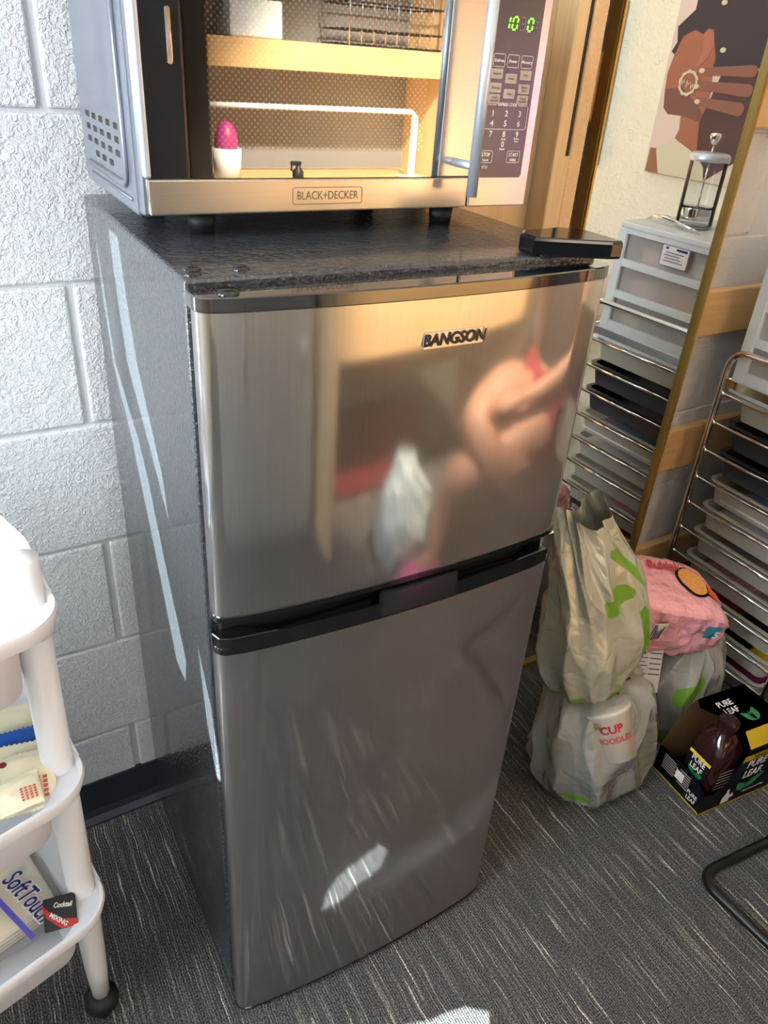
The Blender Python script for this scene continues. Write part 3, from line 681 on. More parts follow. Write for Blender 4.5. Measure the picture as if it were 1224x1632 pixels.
for (p0, p1, r0, r1) in (((-0.006, 1.327), (0.13, 1.334), 0.0085, 0.013), ((-0.018, 1.295), (0.13, 1.292), 0.0095, 0.0145), ((-0.006, 1.259), (0.12, 1.250), 0.0095, 0.015)):
    d = (Vector(p1)-Vector(p0)).normalized(); an = math.atan2(d.y, d.x)
    pts = [(p0[0]+r0*math.cos(an+PI/2+PI*k/8), p0[1]+r0*math.sin(an+PI/2+PI*k/8)) for k in range(9)]+[(p1[0]+r1*math.cos(an-PI/2+PI*k/8), p1[1]+r1*math.sin(an-PI/2+PI*k/8)) for k in range(9)]
    flatpoly(b, pts, 1.6770)
obj('painted_hand', b, PM['finger'], cb)
b = NB()
hc = (-0.052, 1.298)
ring_o = [(hc[0]+0.029*math.cos(a), hc[1]+0.029*math.sin(a)) for a in [2*PI*i/20 for i in range(20)]]
for i in range(20):
    a = 2*PI*i/20; a2 = 2*PI*(i+1)/20; ri, ro = 0.023, 0.029+0.002*(i % 2)
    vs = [b.verts.new((1.6765, hc[0]+r_*math.cos(t_), hc[1]+r_*math.sin(t_))) for r_, t_ in ((ri, a), (ro, a), (ro, a2), (ri, a2))]; b.faces.new(vs)
for k in range(9):
    yy = hc[0]-0.02+0.005*k; bx(b, 1.6762, 1.6766, yy, yy+0.003, hc[1]-0.006-0.012*(k/9)+0.006*(k % 3), hc[1]+0.006-0.012*(k/9)+0.003*(k % 2))
for (yy, zz) in ((-0.018, 1.328), (-0.024, 1.292), (-0.010, 1.258), (0.03, 1.375), (0.0, 1.475)):
    vs = [b.verts.new((1.6764, yy+0.009*math.cos(2*PI*k/8), zz+0.006*math.sin(2*PI*k/8))) for k in range(8)]; b.faces.new(vs)
obj('painted_jewellery', b, PM['metal'], cb)
pc2 = thing('canvas_print', 'narrower canvas print of a bowed dark head with blue edge, left one in the mirror', 'picture', (1.69, -0.5, 1.06))
b = NB(); bx(b, 1.668, 1.6985, -0.72, -0.335, 1.064, 1.482, 0.001); cb2 = obj('canvas', b, [PM['tan']], pc2)
b = NB(); bx(b, 1.669, 1.6985, -0.3348, -0.328, 1.064, 1.482); obj('canvas_edge', b, PM['blue'], pc2)
for i, (k, pts) in enumerate((('grey', [(-0.336, 1.13), (-0.336, 1.42), (-0.36, 1.40), (-0.40, 1.36), (-0.44, 1.30), (-0.45, 1.22), (-0.40, 1.17)]), ('lilac', [(-0.39, 1.34), (-0.46, 1.33), (-0.52, 1.25), (-0.50, 1.20), (-0.42, 1.22), (-0.40, 1.28)]), ('dark', [(-0.355, 1.365), (-0.385, 1.385), (-0.42, 1.38), (-0.435, 1.35), (-0.41, 1.325), (-0.37, 1.33)]))):
    b = NB(); flatpoly(b, pts, 1.6675-0.0003*i); obj('painted_shape', b, PM[k], cb2)
b = NB()
for pts in ([(1.6665, -0.37, 1.375), (1.6665, -0.36, 1.41), (1.6665, -0.34, 1.44)], [(1.6665, -0.39, 1.385), (1.6665, -0.40, 1.42), (1.6665, -0.415, 1.44), (1.6665, -0.43, 1.43), (1.6665, -0.42, 1.40), (1.6665, -0.38, 1.375)], [(1.6665, -0.44, 1.40), (1.6665, -0.39, 1.38)]): tube(b, pts, 0.002, 5)
obj('painted_bow', b, PM['metal'], cb2)

# ------------------------------------------------------------------ rolling drawer cart
CX0, CX1, CY0, CY1 = 1.335, 1.655, 0.072, 0.428
cart = thing('drawer_cart', 'chrome framed rolling cart of stacked plastic drawers beside the gold mirror', 'cart', (1.5, 0.25, 0))
def side_frame(x):
    b = NB()
    pts = fillet([(x, CY1, 0.045), (x, CY1, 0.800), (x, CY0, 0.800), (x, CY0, 0.045)], 0.05, 8)
    tube(b, pts, 0.0075, 12); return b
for x in (CX0, CX1): obj('side_frame', side_frame(x), M['chrome'], cart)
b = NB(); bx(b, CX0+0.004, CX1-0.004, CY0+0.012, CY1-0.012, 0.697, 0.7005, 0.001)
bx(b, CX0-0.003, CX0-0.001, CY0, CY1-0.004, 0.716, 0.735, 0.0006)
tube(b, [(CX0, CY1-0.006, 0.7275), (CX1, CY1-0.006, 0.7275)], 0.005, 8); tube(b, [(CX0, CY0+0.006, 0.7275), (CX1, CY0+0.006, 0.7275)], 0.005, 8)
obj('top_shelf', b, M['chrome'], cart)
PITCHZ = 0.0716
for k in range(10):
    z = 0.6975-PITCHZ*k
    for x in (CX0, CX1):
        b = NB(); s = 1 if x == CX0 else -1
        tube(b, [(x, CY1, z), (x, CY0, z)], 0.0038, 8); bx(b, x, x+s*0.018, CY0+0.004, CY1-0.02, z-0.0025, z-0.001)
        lathe(b, [(0, -0.006), (0.005, -0.004), (0.006, 0), (0.005, 0.004), (0, 0.006)], (x-s*0.002, CY1-0.010, z), 8)
        obj('rail', b, M['chrome'], cart)
for x in (CX0, CX1):
    for y in (CY0, CY1):
        b = NB(); lathe(b, [(0, 0.018), (0.018, 0.014), (0.0225, 0.0), (0.018, -0.014), (0, -0.018)], (0, 0, 0), 20, mat4=Matrix.Rotation(PI/2, 4, 'Y')); bmesh.ops.translate(b, vec=(x, y, 0.0205), verts=b.verts)
        bmesh.ops.scale(b, vec=(1, 1, 0.88), verts=b.verts, space=Matrix.Translation((0, 0, 0)))
        tube(b, [(x, y, 0.03), (x, y, 0.05)], 0.005, 8); obj('caster', b, M['black_matte'], cart)
def tray(bm, x0, x1, y0, y1, z0_, z1_, tap, th=0.0018, flange=0.010, r=0.018):
    """open tapered tray with flange rim"""
    def ring(inset, z, rr): return [bm.verts.new((a, c, z)) for a, c in rrect(x0+inset, x1-inset, y0+inset, y1-inset, rr, 4)]
    R = [ring(tap, z0_, r), ring(0.0, z1_, r), ring(-flange, z1_, r+flange), ring(-flange, z1_+0.002, r+flange), ring(th, z1_+0.002, r), ring(tap+th, z0_+th, r-th)]
    n = len(R[0]); bm.faces.new(R[0][::-1]); bm.faces.new(R[-1])
    for A, B in zip(R, R[1:]):
        for i in range(n): bm.faces.new((A[i], A[(i+1) % n], B[(i+1) % n], B[i]))
    bmesh.ops.recalc_face_normals(bm, faces=bm.faces)
for k in range(10):
    z = 0.6975-PITCHZ*k
    b = NB(); tray(b, CX0+0.024, CX1-0.024, CY0+0.030, CY1-0.034, z-0.056, z+0.001, 0.008)
    o = obj('drawer', b, M['drawer_dark'] if k in (1, 2) else M['drawer_clear'], cart)
    if k in (1, 2): o['label'] = 'dark grey drawer'
def dz(k): return 0.6975-PITCHZ*k-0.0535
def item(name, bm, m, label, cat, group=None): 
    o = obj(name, bm, m); return tag(o, label, cat, group)
b = NB(); bx(b, CX0+0.040, CX1-0.06, 0.14, 0.325, dz(3), dz(3)+0.038, 0.008, 2); item('folded_cloth', b, M['bluegrey'], 'pale blue folded cloth in the drawer below the dark ones', 'cloth')
b = NB(); tube(b, [(CX0+0.033, 0.36, dz(3)+0.010), (CX0+0.033, 0.11, dz(3)+0.010)], 0.0045, 10); item('white_tube', b, M['white_plastic'], 'long thin white tube lying in a clear drawer of the cart', 'tube')
b = NB(); tube(b, [(CX0+0.048, 0.22, dz(3)+0.042), (CX0+0.048, 0.135, dz(3)+0.042)], 0.003, 8); item('red_pen', b, M['red'], 'short red pen on top of the folded blue cloth', 'pen')
cs = thing('white_case', 'white flat case with a small barcode label in a clear cart drawer', 'case', (CX0+0.1, 0.24, dz(4)))
b = NB(); prism(b, rrect(0.11, 0.375, dz(4), dz(4)+0.042, 0.012), CX0+0.036, CX1-0.08, axis='X'); obj('shell', b, M['white_plastic'], cs)
b = NB(); outline(b, rrect(0.19, 0.345, dz(4)+0.006, dz(4)+0.036, 0.002, 2), 0.0008, 0, CX0+0.0355, 'X'); 
for q in range(4): bx(b, CX0+0.0350, CX0+0.0356, 0.125, 0.150, dz(4)+0.012+0.005*q, dz(4)+0.0145+0.005*q)
obj('label_print', b, M['ink_grey'], cs)
for k, (c_, nm, y0_, y1_, lb) in {7: ('red', 'red_pouch', 0.25, 0.36, 'red pouch in a clear drawer near the bottom of the cart'), 8: ('yellow', 'yellow_box', 0.12, 0.18, 'small yellow box in the second lowest clear cart drawer'), 9: ('magenta', 'magenta_case', 0.13, 0.22, 'magenta case in the lowest clear cart drawer'), 6: ('pink', 'pink_pouch', 0.23, 0.37, 'pink pouch lying in a clear drawer of the cart')}.items():
    b = NB(); bx(b, CX0+0.038, CX0+0.13, y0_, y1_, dz(k), dz(k)+0.026, 0.006, 2); item(nm, b, M[c_], lb, 'pouch' if 'pouch' in nm else 'box')
for k, y0_, y1_ in ((8, 0.20, 0.33), (7, 0.12, 0.23), (9, 0.25, 0.34)):
    b = NB(); bx(b, CX0+0.038, CX0+0.16, y0_, y1_, dz(k), dz(k)+0.03, 0.005, 2); item('black_case', b, M['black_matte'], {8: 'black case behind the yellow box in a clear cart drawer', 7: 'black case beside the red pouch in a clear cart drawer', 9: 'black case beside the magenta case in the lowest drawer'}[k], 'case')

# white drawer tower on top of the cart
TX0, TX1, TY0, TY1, TZ0, TZ1 = 1.345, 1.625, 0.108, 0.418, 0.7015, 0.998
tw = thing('drawer_tower', 'white plastic three-drawer tower standing on the chrome cart', 'drawers', (1.48, 0.26, TZ0))
b = NB()
bx(b, TX0, TX1, TY0, TY0+0.03, TZ0, TZ1-0.014, 0.003); bx(b, TX0, TX1, TY1-0.03, TY1, TZ0, TZ1-0.014, 0.003)
bx(b, TX1-0.004, TX1-0.001, TY0+0.02, TY1-0.02, TZ0+0.01, TZ1-0.02)
WZ = ((0.912, 0.972), (0.834, 0.894), (0.756, 0.816))
for (a0, a1) in ((0.972, TZ1-0.014), (0.894, 0.912), (0.816, 0.834), (TZ0, 0.756)):
    bx(b, TX0+0.001, TX0+0.016, TY0+0.028, TY1-0.028, a0, a1)
bx(b, TX0+0.01, TX1-0.005, TY0+0.028, TY1-0.028, TZ0, TZ0+0.004)
obj('shell', b, M['cool_white'], tw)
b = NB(); prism(b, rrect(TX0-0.002, TX1+0.002, TY0-0.002, TY1+0.002, 0.016), TZ1-0.014, TZ1, 0.003, seg=2); obj('lid', b, M['cool_white'], tw)
for i, (a0, a1) in enumerate(WZ):
    b = NB(); bx(b, TX0+0.010, TX0+0.012, TY0+0.03, TY1-0.03, a0, a1); bx(b, TX0+0.012, TX1-0.01, TY0+0.032, TY0+0.034, a0, a1-0.01); bx(b, TX0+0.012, TX1-0.01, TY1-0.034, TY1-0.032, a0, a1-0.01); bx(b, TX0+0.012, TX1-0.01, TY0+0.034, TY1-0.034, a0-0.012, a0-0.010)
    obj('drawer', b, M['drawer_glassy'], tw)
    for j, (c_, y0_, y1_) in enumerate(((('pink', 0.17, 0.27), ('cream', 0.285, 0.37)), (('pink', 0.15, 0.25), ('orange', 0.26, 0.37)), (('cream', 0.15, 0.22), ('bluegrey', 0.24, 0.36)))[i]):
        b = NB(); bx(b, TX0+0.025, TX0+0.15, y0_, y1_, a0-0.0095, a0+0.030, 0.012, 2)
        item('soft_packet', b, M[c_], {0: 'top', 1: 'middle', 2: 'bottom'}[i]+' drawer '+{'pink': 'pink', 'cream': 'cream', 'orange': 'orange', 'bluegrey': 'blue grey'}[c_]+' packet inside the white tower', 'packet')
b = NB(); prism(b, rrect(0.253, 0.330, 0.926, 0.972, 0.005, 4), TX0-0.004, TX0-0.001, axis='X'); lb = obj('paper_label', b, [M['ink_white']], tw)
b = NB(); outline(b, rrect(0.252, 0.331, 0.925, 0.973, 0.005, 4), 0.0016, 0, TX0-0.0044, 'X'); obj('label_border', b, mat('label border', (70, 92, 130), 0.5), lb)
b = NB(); bx(b, TX0-0.0050, TX0-0.0042, 0.295, 0.325, 0.9635, 0.9685); bx(b, TX0-0.0050, TX0-0.0042, 0.264, 0.271, 0.9635, 0.9685)
for q in range(4): bx(b, TX0-0.0050, TX0-0.0042, 0.262+0.004*(q % 2), 0.318-0.006*(q % 3), 0.9365+0.0065*q, 0.9380+0.0065*q)
obj('label_writing', b, M['navy'], lb)
# french press
fp = thing('french_press', 'glass french press with a steel lid on top of the white drawer tower', 'coffee press', (1.47, 0.225, TZ1))
c_ = (1.47, 0.225, TZ1)
b = NB(); lathe(b, [(0.041, 0.004), (0.043, 0.006), (0.043, 0.150)], c_, 32); obj('glass_beaker', b, M['glass'], fp, True)
b = NB(); lathe(b, [(0, 0.001), (0.036, 0.001), (0.043, 0.004), (0.043, 0.006), (0, 0.006)], c_, 32); lathe(b, [(0.0445, 0.148), (0.0455, 0.150), (0.0455, 0.160), (0.040, 0.166), (0, 0.168)], c_, 32); obj('steel_lid', b, M['satin'], fp, True)
b = NB(); lathe(b, [(0, 0.020), (0.040, 0.020), (0.0405, 0.022), (0.0405, 0.046), (0.040, 0.048), (0, 0.048)], c_, 32); obj('filter_plate', b, M['chrome'], fp, True)
b = NB(); tube(b, [(1.47, 0.225, TZ1+0.04), (1.47, 0.225, TZ1+0.185)], 0.002, 8); lathe(b, [(0, 0.183), (0.006, 0.184), (0.013, 0.200), (0.012, 0.206), (0, 0.209)], c_, 16); obj('plunger', b, M['chrome'], fp, True)
sp = [(1.44, 0.17, TZ1+0.018), (1.445, 0.145, TZ1+0.022), (1.452, 0.13, TZ1+0.012), (1.455, 0.118, TZ1+0.003)]
b = NB(); tube(b, [(1.40, 0.30, TZ1+0.004), (1.405, 0.25, TZ1+0.010), (1.41, 0.19, TZ1+0.016), (1.42, 0.15, TZ1+0.014), (1.43, 0.118, TZ1+0.003)], [0.002, 0.005, 0.008, 0.005, 0.0015], 8)
item('spoon', b, M['chrome'], 'curved steel spoon lying beside the french press', 'spoon')

# ------------------------------------------------------------------ left utility cart
UX, UY, UA = -0.182, 0.112, math.radians(17)
UM = Matrix.Translation((UX, UY, 0)) @ Matrix.Rotation(UA, 4, 'Z')
def ucw(b): bmesh.ops.transform(b, matrix=UM, verts=b.verts)
LEAN = 0.022
uc = thing('utility_cart', 'white plastic three-tier rolling cart cropped by the left edge', 'cart', (-0.38, 0.15, 0))
LEGS = [(0, 0), (0, 0.20), (-0.40, 0), (-0.40, 0.20)]
def legx(x, z): return x+(LEAN*z if x > -0.1 else -LEAN*z)
for (x, y) in LEGS:
    b = NB(); tube(b, [(legx(x, z), y, z) for z in (0.052, 0.12, 0.24, 0.85)], [0.0125, 0.0155, 0.0180, 0.0180], 28); ucw(b); obj('leg', b, M['white_plastic'], uc)
    b = NB(); lathe(b, [(0, 0.012), (0.014, 0.011), (0.0235, 0.003), (0.0235, -0.003), (0.014, -0.011), (0, -0.012)], (0, 0, 0), 24, mat4=Matrix.Rotation(PI/2, 4, 'Y')); bmesh.ops.translate(b, vec=(x-0.006, y, 0.0240), verts=b.verts)
    lathe(b, [(0.0, 0.046), (0.012, 0.045), (0.024, 0.036), (0.026, 0.022), (0.018, 0.020), (0, 0.030)], (x, y, 0.006), 20); ucw(b); obj('caster', b, M['black_matte'], uc, True)
TRAYS = (0.318, 0.560, 0.805)
def cart_tray(z, depth):
    b = NB(); dx_ = LEAN*z; x0, x1, y0, y1 = -0.42-dx_, 0.0225+dx_, -0.062, 0.262
    def ring(l, r_, f, zz, rr): return [b.verts.new((a, c, zz)) for a, c in rrect(x0+l, x1-r_, y0+f, y1-f, rr, 10)]
    R = [ring(.060, .060, .032, z-depth, 0.02), ring(.050, .050, .022, z-depth+0.010, 0.03), ring(.044, .044, .014, z-0.022, 0.040), ring(.004, .004, .003, z-0.020, 0.050), ring(0, 0, 0, z-0.004, 0.052), ring(.002, .002, .002, z, 0.050), ring(.006, .006, .006, z-0.001, 0.047), ring(.008, .008, .008, z-0.009, 0.045), ring(.040, .040, .012, z-0.011, 0.042), ring(.043, .043, .016, z-0.016, 0.038), ring(.052, .052, .025, z-depth+0.014, 0.026), ring(.060, .060, .034, z-depth+0.003, 0.018)]
    n = len(R[0]); b.faces.new(R[0][::-1]); b.faces.new(R[-1])
    for A, B in zip(R, R[1:]):
        for i in range(n): b.faces.new((A[i], A[(i+1) % n], B[(i+1) % n], B[i]))
    bmesh.ops.recalc_face_normals(b, faces=b.faces); ucw(b)
    t_ = obj('tray', b, M['white_plastic'], uc); smooth_by_angle(t_, 0.9)
    for y in (0, 0.20):
        b = NB(); lathe(b, [(0.0188, -0.020), (0.0225, -0.019), (0.0218, -0.050), (0.0188, -0.052)], (dx_, y, z), 28); ucw(b)
        obj('leg_socket', b, M['white_plastic'], t_, True)
    b = NB(); prev = None
    for k in range(37):
        yy = -0.010+0.220*k/36
        t0 = min(1, max(0, (yy+0.010)/0.050)); t1 = min(1, max(0, (0.210-yy)/0.050)); hgt = 0.045*(t0*t0*(3-2*t0))*(t1*t1*(3-2*t1))
        xx = x1+0.0005
        r = [b.verts.new((xx-0.0035, yy, z-0.010)), b.verts.new((xx-0.0035, yy, z-0.002+hgt)), b.verts.new((xx, yy, z-0.002+hgt)), b.verts.new((xx, yy, z-0.012))]
        if prev:
            for q in range(4): b.faces.new((prev[q], prev[(q+1) % 4], r[(q+1) % 4], r[q]))
        else: b.faces.new(r)
        prev = r
    b.faces.new(prev[::-1]); bmesh.ops.recalc_face_normals(b, faces=b.faces); ucw(b)
    o = obj('raised_lip', b, M['white_plastic'], t_); smooth_by_angle(o, 0.8)
    return t_
for z_, d_ in zip(TRAYS, (0.088, 0.088, 0.105)): cart_tray(z_, d_)
def item_l(name, b, m, label, cat, smooth=False):
    ucw(b); o = obj(name, b, m, None, smooth); return tag(o, label, cat)
b = NB(); bx(b, -0.115, -0.062, 0.010, 0.055, 0.705, 0.800, 0.010, 3); item_l('blue_packet', b, mat('pale blue packet', (150, 186, 226), 0.4), 'pale blue packet standing in the top tray of the left cart', 'packet')
b = NB(); lathe(b, [(0, 0), (0.036, 0), (0.040, 0.006), (0.040, 0.165), (0.034, 0.176), (0, 0.178)], (-0.112, 0.175, 0.7045), 28); item_l('white_canister', b, M['white_plastic'], 'white canister at the back of the top tray of the left cart', 'canister', True)

# paper bags bundle in the middle tray
for i, (y0_, h_, ln) in enumerate(((0.205, 0.105, 0.010), (0.170, 0.098, -0.004), (0.138, 0.082, 0.008), (0.108, 0.062, 0.000))):
    b = NB(); n = 24; F_ = []
    for j in range(7):
        for k in range(n+1):
            x = -0.35+(0.300*k/n); zz = 0.4775+h_*j/6
            y = y0_-ln*j/6-0.030*(j/6)**2+0.010*noise.noise(Vector((x*16, i*5.3, j*0.4)))+0.004*noise.noise(Vector((x*45, i*3.3, j*0.8)))
            F_.append(b.verts.new((x, y, zz+(0.006*noise.noise(Vector((x*20+3, i*2.2, j))) if j else 0))))
    for j in range(6):
        for k in range(n):
            a = j*(n+1)+k; b.faces.new((F_[a], F_[a+1], F_[a+n+2], F_[a+n+1]))
    bmesh.ops.solidify(b, geom=list(b.faces), thickness=0.014)
    bmesh.ops.recalc_face_normals(b, faces=b.faces); ucw(b)
    item('paper_bag', b, M['kraft_bag'], ('hindmost', 'second hindmost', 'second foremost', 'foremost')[i]+' folded tan paper bag in the middle tray of the left cart', 'bag', 'folded paper bags in the middle tray')
# wrapped utensils / creamers: crimped packets
def packet(cx, cy, cz, w_, h_, tilt, yaw, m, stripe=None, dot=None, label='', name='snack_packet', nn=34, curve=0.0025):
    t_ = thing(name, label, 'packet', (cx, cy, cz), 'wrapped packets in the middle tray')
    Mx = Matrix.Translation((cx, cy, cz)) @ Matrix.Rotation(yaw, 4, 'Z') @ Matrix.Rotation(tilt, 4, 'X')
    b = NB(); F = []; G = []
    for j in range(nn+1):
        v = j/nn
        for k in range(nn+1):
            u = k/nn
            puff = 0.009*(math.sin(PI*u)**0.5)*(math.sin(PI*min(1, max(0, (v-0.06)/0.88)))**0.5 if 0.06 < v < 0.94 else 0)
            zz = curve*math.sin(u*5+cx*40)+0.0025*noise.noise(Vector((u*4+cx*90, v*4, cy*50)))
            e = 0.0009*(1 if k % 2 else -1) if j in (0, nn) else 0
            x, y = (u-0.5)*w_, (v-0.5)*h_+e
            F.append(b.verts.new((x, y, zz+puff))); G.append(b.verts.new((x, y, zz-puff*0.6-0.0004)))
    st_ = nn+1
    for j in range(nn):
        for k in range(nn):
            a = j*st_+k
            b.faces.new((F[a], F[a+1], F[a+st_+1], F[a+st_])); b.faces.new((G[a+st_], G[a+st_+1], G[a+1], G[a]))
    for k in range(nn):
        b.faces.new((F[k+1], F[k], G[k], G[k+1])); a = nn*st_+k; b.faces.new((F[a], F[a+1], G[a+1], G[a]))
        c2 = k*st_; b.faces.new((F[c2], F[c2+st_], G[c2+st_], G[c2])); c2 += nn; b.faces.new((F[c2+st_], F[c2], G[c2], G[c2+st_]))
    bmesh.ops.transform(b, matrix=Mx, verts=b.verts); obj('wrapper', b, m, t_, True)
    def surf(u, v):
        puff = 0.009*(math.sin(PI*u)**0.5)*(math.sin(PI*min(1, max(0, (v-0.06)/0.88)))**0.5 if 0.06 < v < 0.94 else 0)
        return Vector(((u-0.5)*w_, (v-0.5)*h_, curve*math.sin(u*5+cx*40)+puff+0.0028))
    if stripe:
        b = NB()
        for r_ in range(5):
            for s_ in range(4):
                u = 0.60+0.085*s_; v = 0.16+0.075*r_
                vs = [b.verts.new(Mx @ surf(u+a, v+c)) for a, c in ((0, 0), (0.05, 0), (0.055, 0.055), (0.005, 0.055))]; b.faces.new(vs)
        obj('print', b, stripe, t_)
    if dot:
        b = NB()
        for du, dv, in ((0, 0),):
            vs = [b.verts.new(Mx @ (surf(0.42, 0.84)+Vector((0.0045*math.cos(2*PI*k/12), 0.0035*math.sin(2*PI*k/12), 0.001)))) for k in range(12)]; b.faces.new(vs)
        obj('seal_dot', b, dot, t_)
    return t_
brn = mat('brown print', (120, 40, 34), 0.5); redp = mat('red print', (190, 92, 78), 0.5)
packet(-0.236, 0.186, 0.548, 0.10, 0.080, 0.85, -0.15, M['cream'], redp, brn, 'cream crimped packet leaning on the tan paper bags, highest of the packets')
packet(-0.230, 0.158, 0.548, 0.088, 0.055, 0.85, -0.05, M['blue'], None, M['yellow'], 'blue crimped packet with a yellow dot between cream packets')
packet(-0.232, 0.135, 0.550, 0.098, 0.055, 0.75, -0.18, M['cream'], None, brn, 'plain cream packet lying just in front of the blue packet')
packet(-0.222, 0.104, 0.553, 0.094, 0.070, 0.50, -0.12, M['cream'], redp, brn, 'cream packet nearest the cart leg, second from the front rim')
packet(-0.272, 0.094, 0.545, 0.070, 0.065, 0.40, -0.3, M['cream'], redp, None, 'cream packet cut by the left photo edge beside the front rim')
packet(-0.221, 0.083, 0.560, 0.056, 0.040, 0.45, 0.05, M['cream'], redp, None, 'small cream packet with red print on top at the tray corner')

# napkins pack and cutlery pack in the bottom tray
nk = thing('napkin_pack', 'plastic wrapped ivory napkin pack in the bottom tray of the left cart', 'napkins', tuple(UM @ Vector((-0.11, 0.09, 0.236))))
NKM = UM @ Matrix.Translation((-0.100, 0.100, 0.295)) @ Matrix.Rotation(0.22, 4, 'X')
b = NB(); bx(b, -0.078, 0.078, -0.085, 0.085, -0.028, 0.028, 0.012, 3)
bmesh.ops.transform(b, matrix=NKM, verts=b.verts); obj('napkin_stack', b, M['napkin'], nk, True)
for q in range(4):
    b = NB(); prism(b, rrect(-0.0786, 0.0786, -0.0856, 0.0856, 0.012, 4), -0.020+0.011*q, -0.0195+0.011*q); bmesh.ops.transform(b, matrix=NKM, verts=b.verts); obj('fold_line', b, M['kraft_bag'], nk)
b = NB(); r_ = bmesh.ops.create_cube(b, size=1); bmesh.ops.subdivide_edges(b, edges=b.edges, cuts=14, use_grid_fill=True)
for v in b.verts:
    v.co = Vector((v.co.x*0.166, v.co.y*0.182, v.co.z*0.066)); v.co += Vector((0.003*noise.noise(v.co*40), 0.003*noise.noise(v.co*40+Vector((5, 0, 0))), 0.0032*noise.noise(v.co*36)))
bmesh.ops.transform(b, matrix=NKM, verts=b.verts); obj('clear_wrap', b, M['film'], nk, True)
TM = UM @ Matrix.Translation((-0.062, 0.030, 0.3185)) @ Matrix.Rotation(0.16, 4, 'X') @ Matrix.Rotation(-1.40, 4, 'Z') @ Matrix.Translation((0.0, 0.0, 0.004))
TM = NKM @ Matrix.Translation((0.030, -0.030, 0.0350)) @ Matrix.Rotation(-1.40, 4, 'Z') @ Matrix.Translation((0.034, 0.014, 0))
lettering('lettering_outline', 'SoftTouch', 0.036, M['ink_white'], TM, nk, shear=0.3, bold=0.0025, sx=0.55)
lettering('lettering', 'SoftTouch', 0.036, M['navy'], TM @ Matrix.Translation((0, 0, 0.0008)), nk, shear=0.3, bold=0.0004, sx=0.55)
b = NB()
for k in range(8):
    a0 = 0.2+0.12*k
    vs = [b.verts.new(TM @ Vector((x, y, -0.0004))) for x, y in ((-0.055+0.013*k, -0.024), (-0.042+0.013*k, -0.024), (-0.042+0.013*k, -0.031), (-0.055+0.013*k, -0.031))]; b.faces.new(vs)
obj('swash', b, M['violet'], nk)
mp_ = thing('cutlery_pack', 'clear pack with a black and red card tucked in the bottom tray corner', 'cutlery pack', tuple(UM @ Vector((-0.06, -0.01, 0.236))))
MM = Matrix.Translation((-0.205, 0.086, 0.312)) @ Matrix.Rotation(-0.15, 4, 'Z') @ Matrix.Rotation(0.50, 4, 'X')
b = NB(); bx(b, -0.022, 0.018, -0.018, 0.022, -0.003, 0.003, 0.001); bx(b, -0.018, 0.014, -0.012, 0.018, -0.078, -0.003, 0.002); bmesh.ops.transform(b, matrix=MM, verts=b.verts); obj('black_card', b, M['ink_black'], mp_)
b = NB(); prism(b, [(-0.026, 0.018), (-0.018, -0.002), (0.0, -0.019), (0.019, -0.019), (0.019, -0.011), (0.0, -0.006), (-0.014, 0.005)], 0.0035, 0.0040); bmesh.ops.transform(b, matrix=MM, verts=b.verts); obj('red_band', b, M['red'], mp_)
lettering('lettering', 'MIXING', 0.0075, M['ink_white'], MM @ Matrix.Translation((-0.004, -0.0065, 0.0045)) @ Matrix.Rotation(-0.70, 4, 'Z'), mp_, bold=0.0002)
lettering('lettering', 'Cocktail', 0.0085, M['ink_white'], MM @ Matrix.Translation((0.002, 0.010, 0.0036)) @ Matrix.Rotation(-0.15, 4, 'Z'), mp_, bold=0.0002, shear=0.2, sx=0.8)

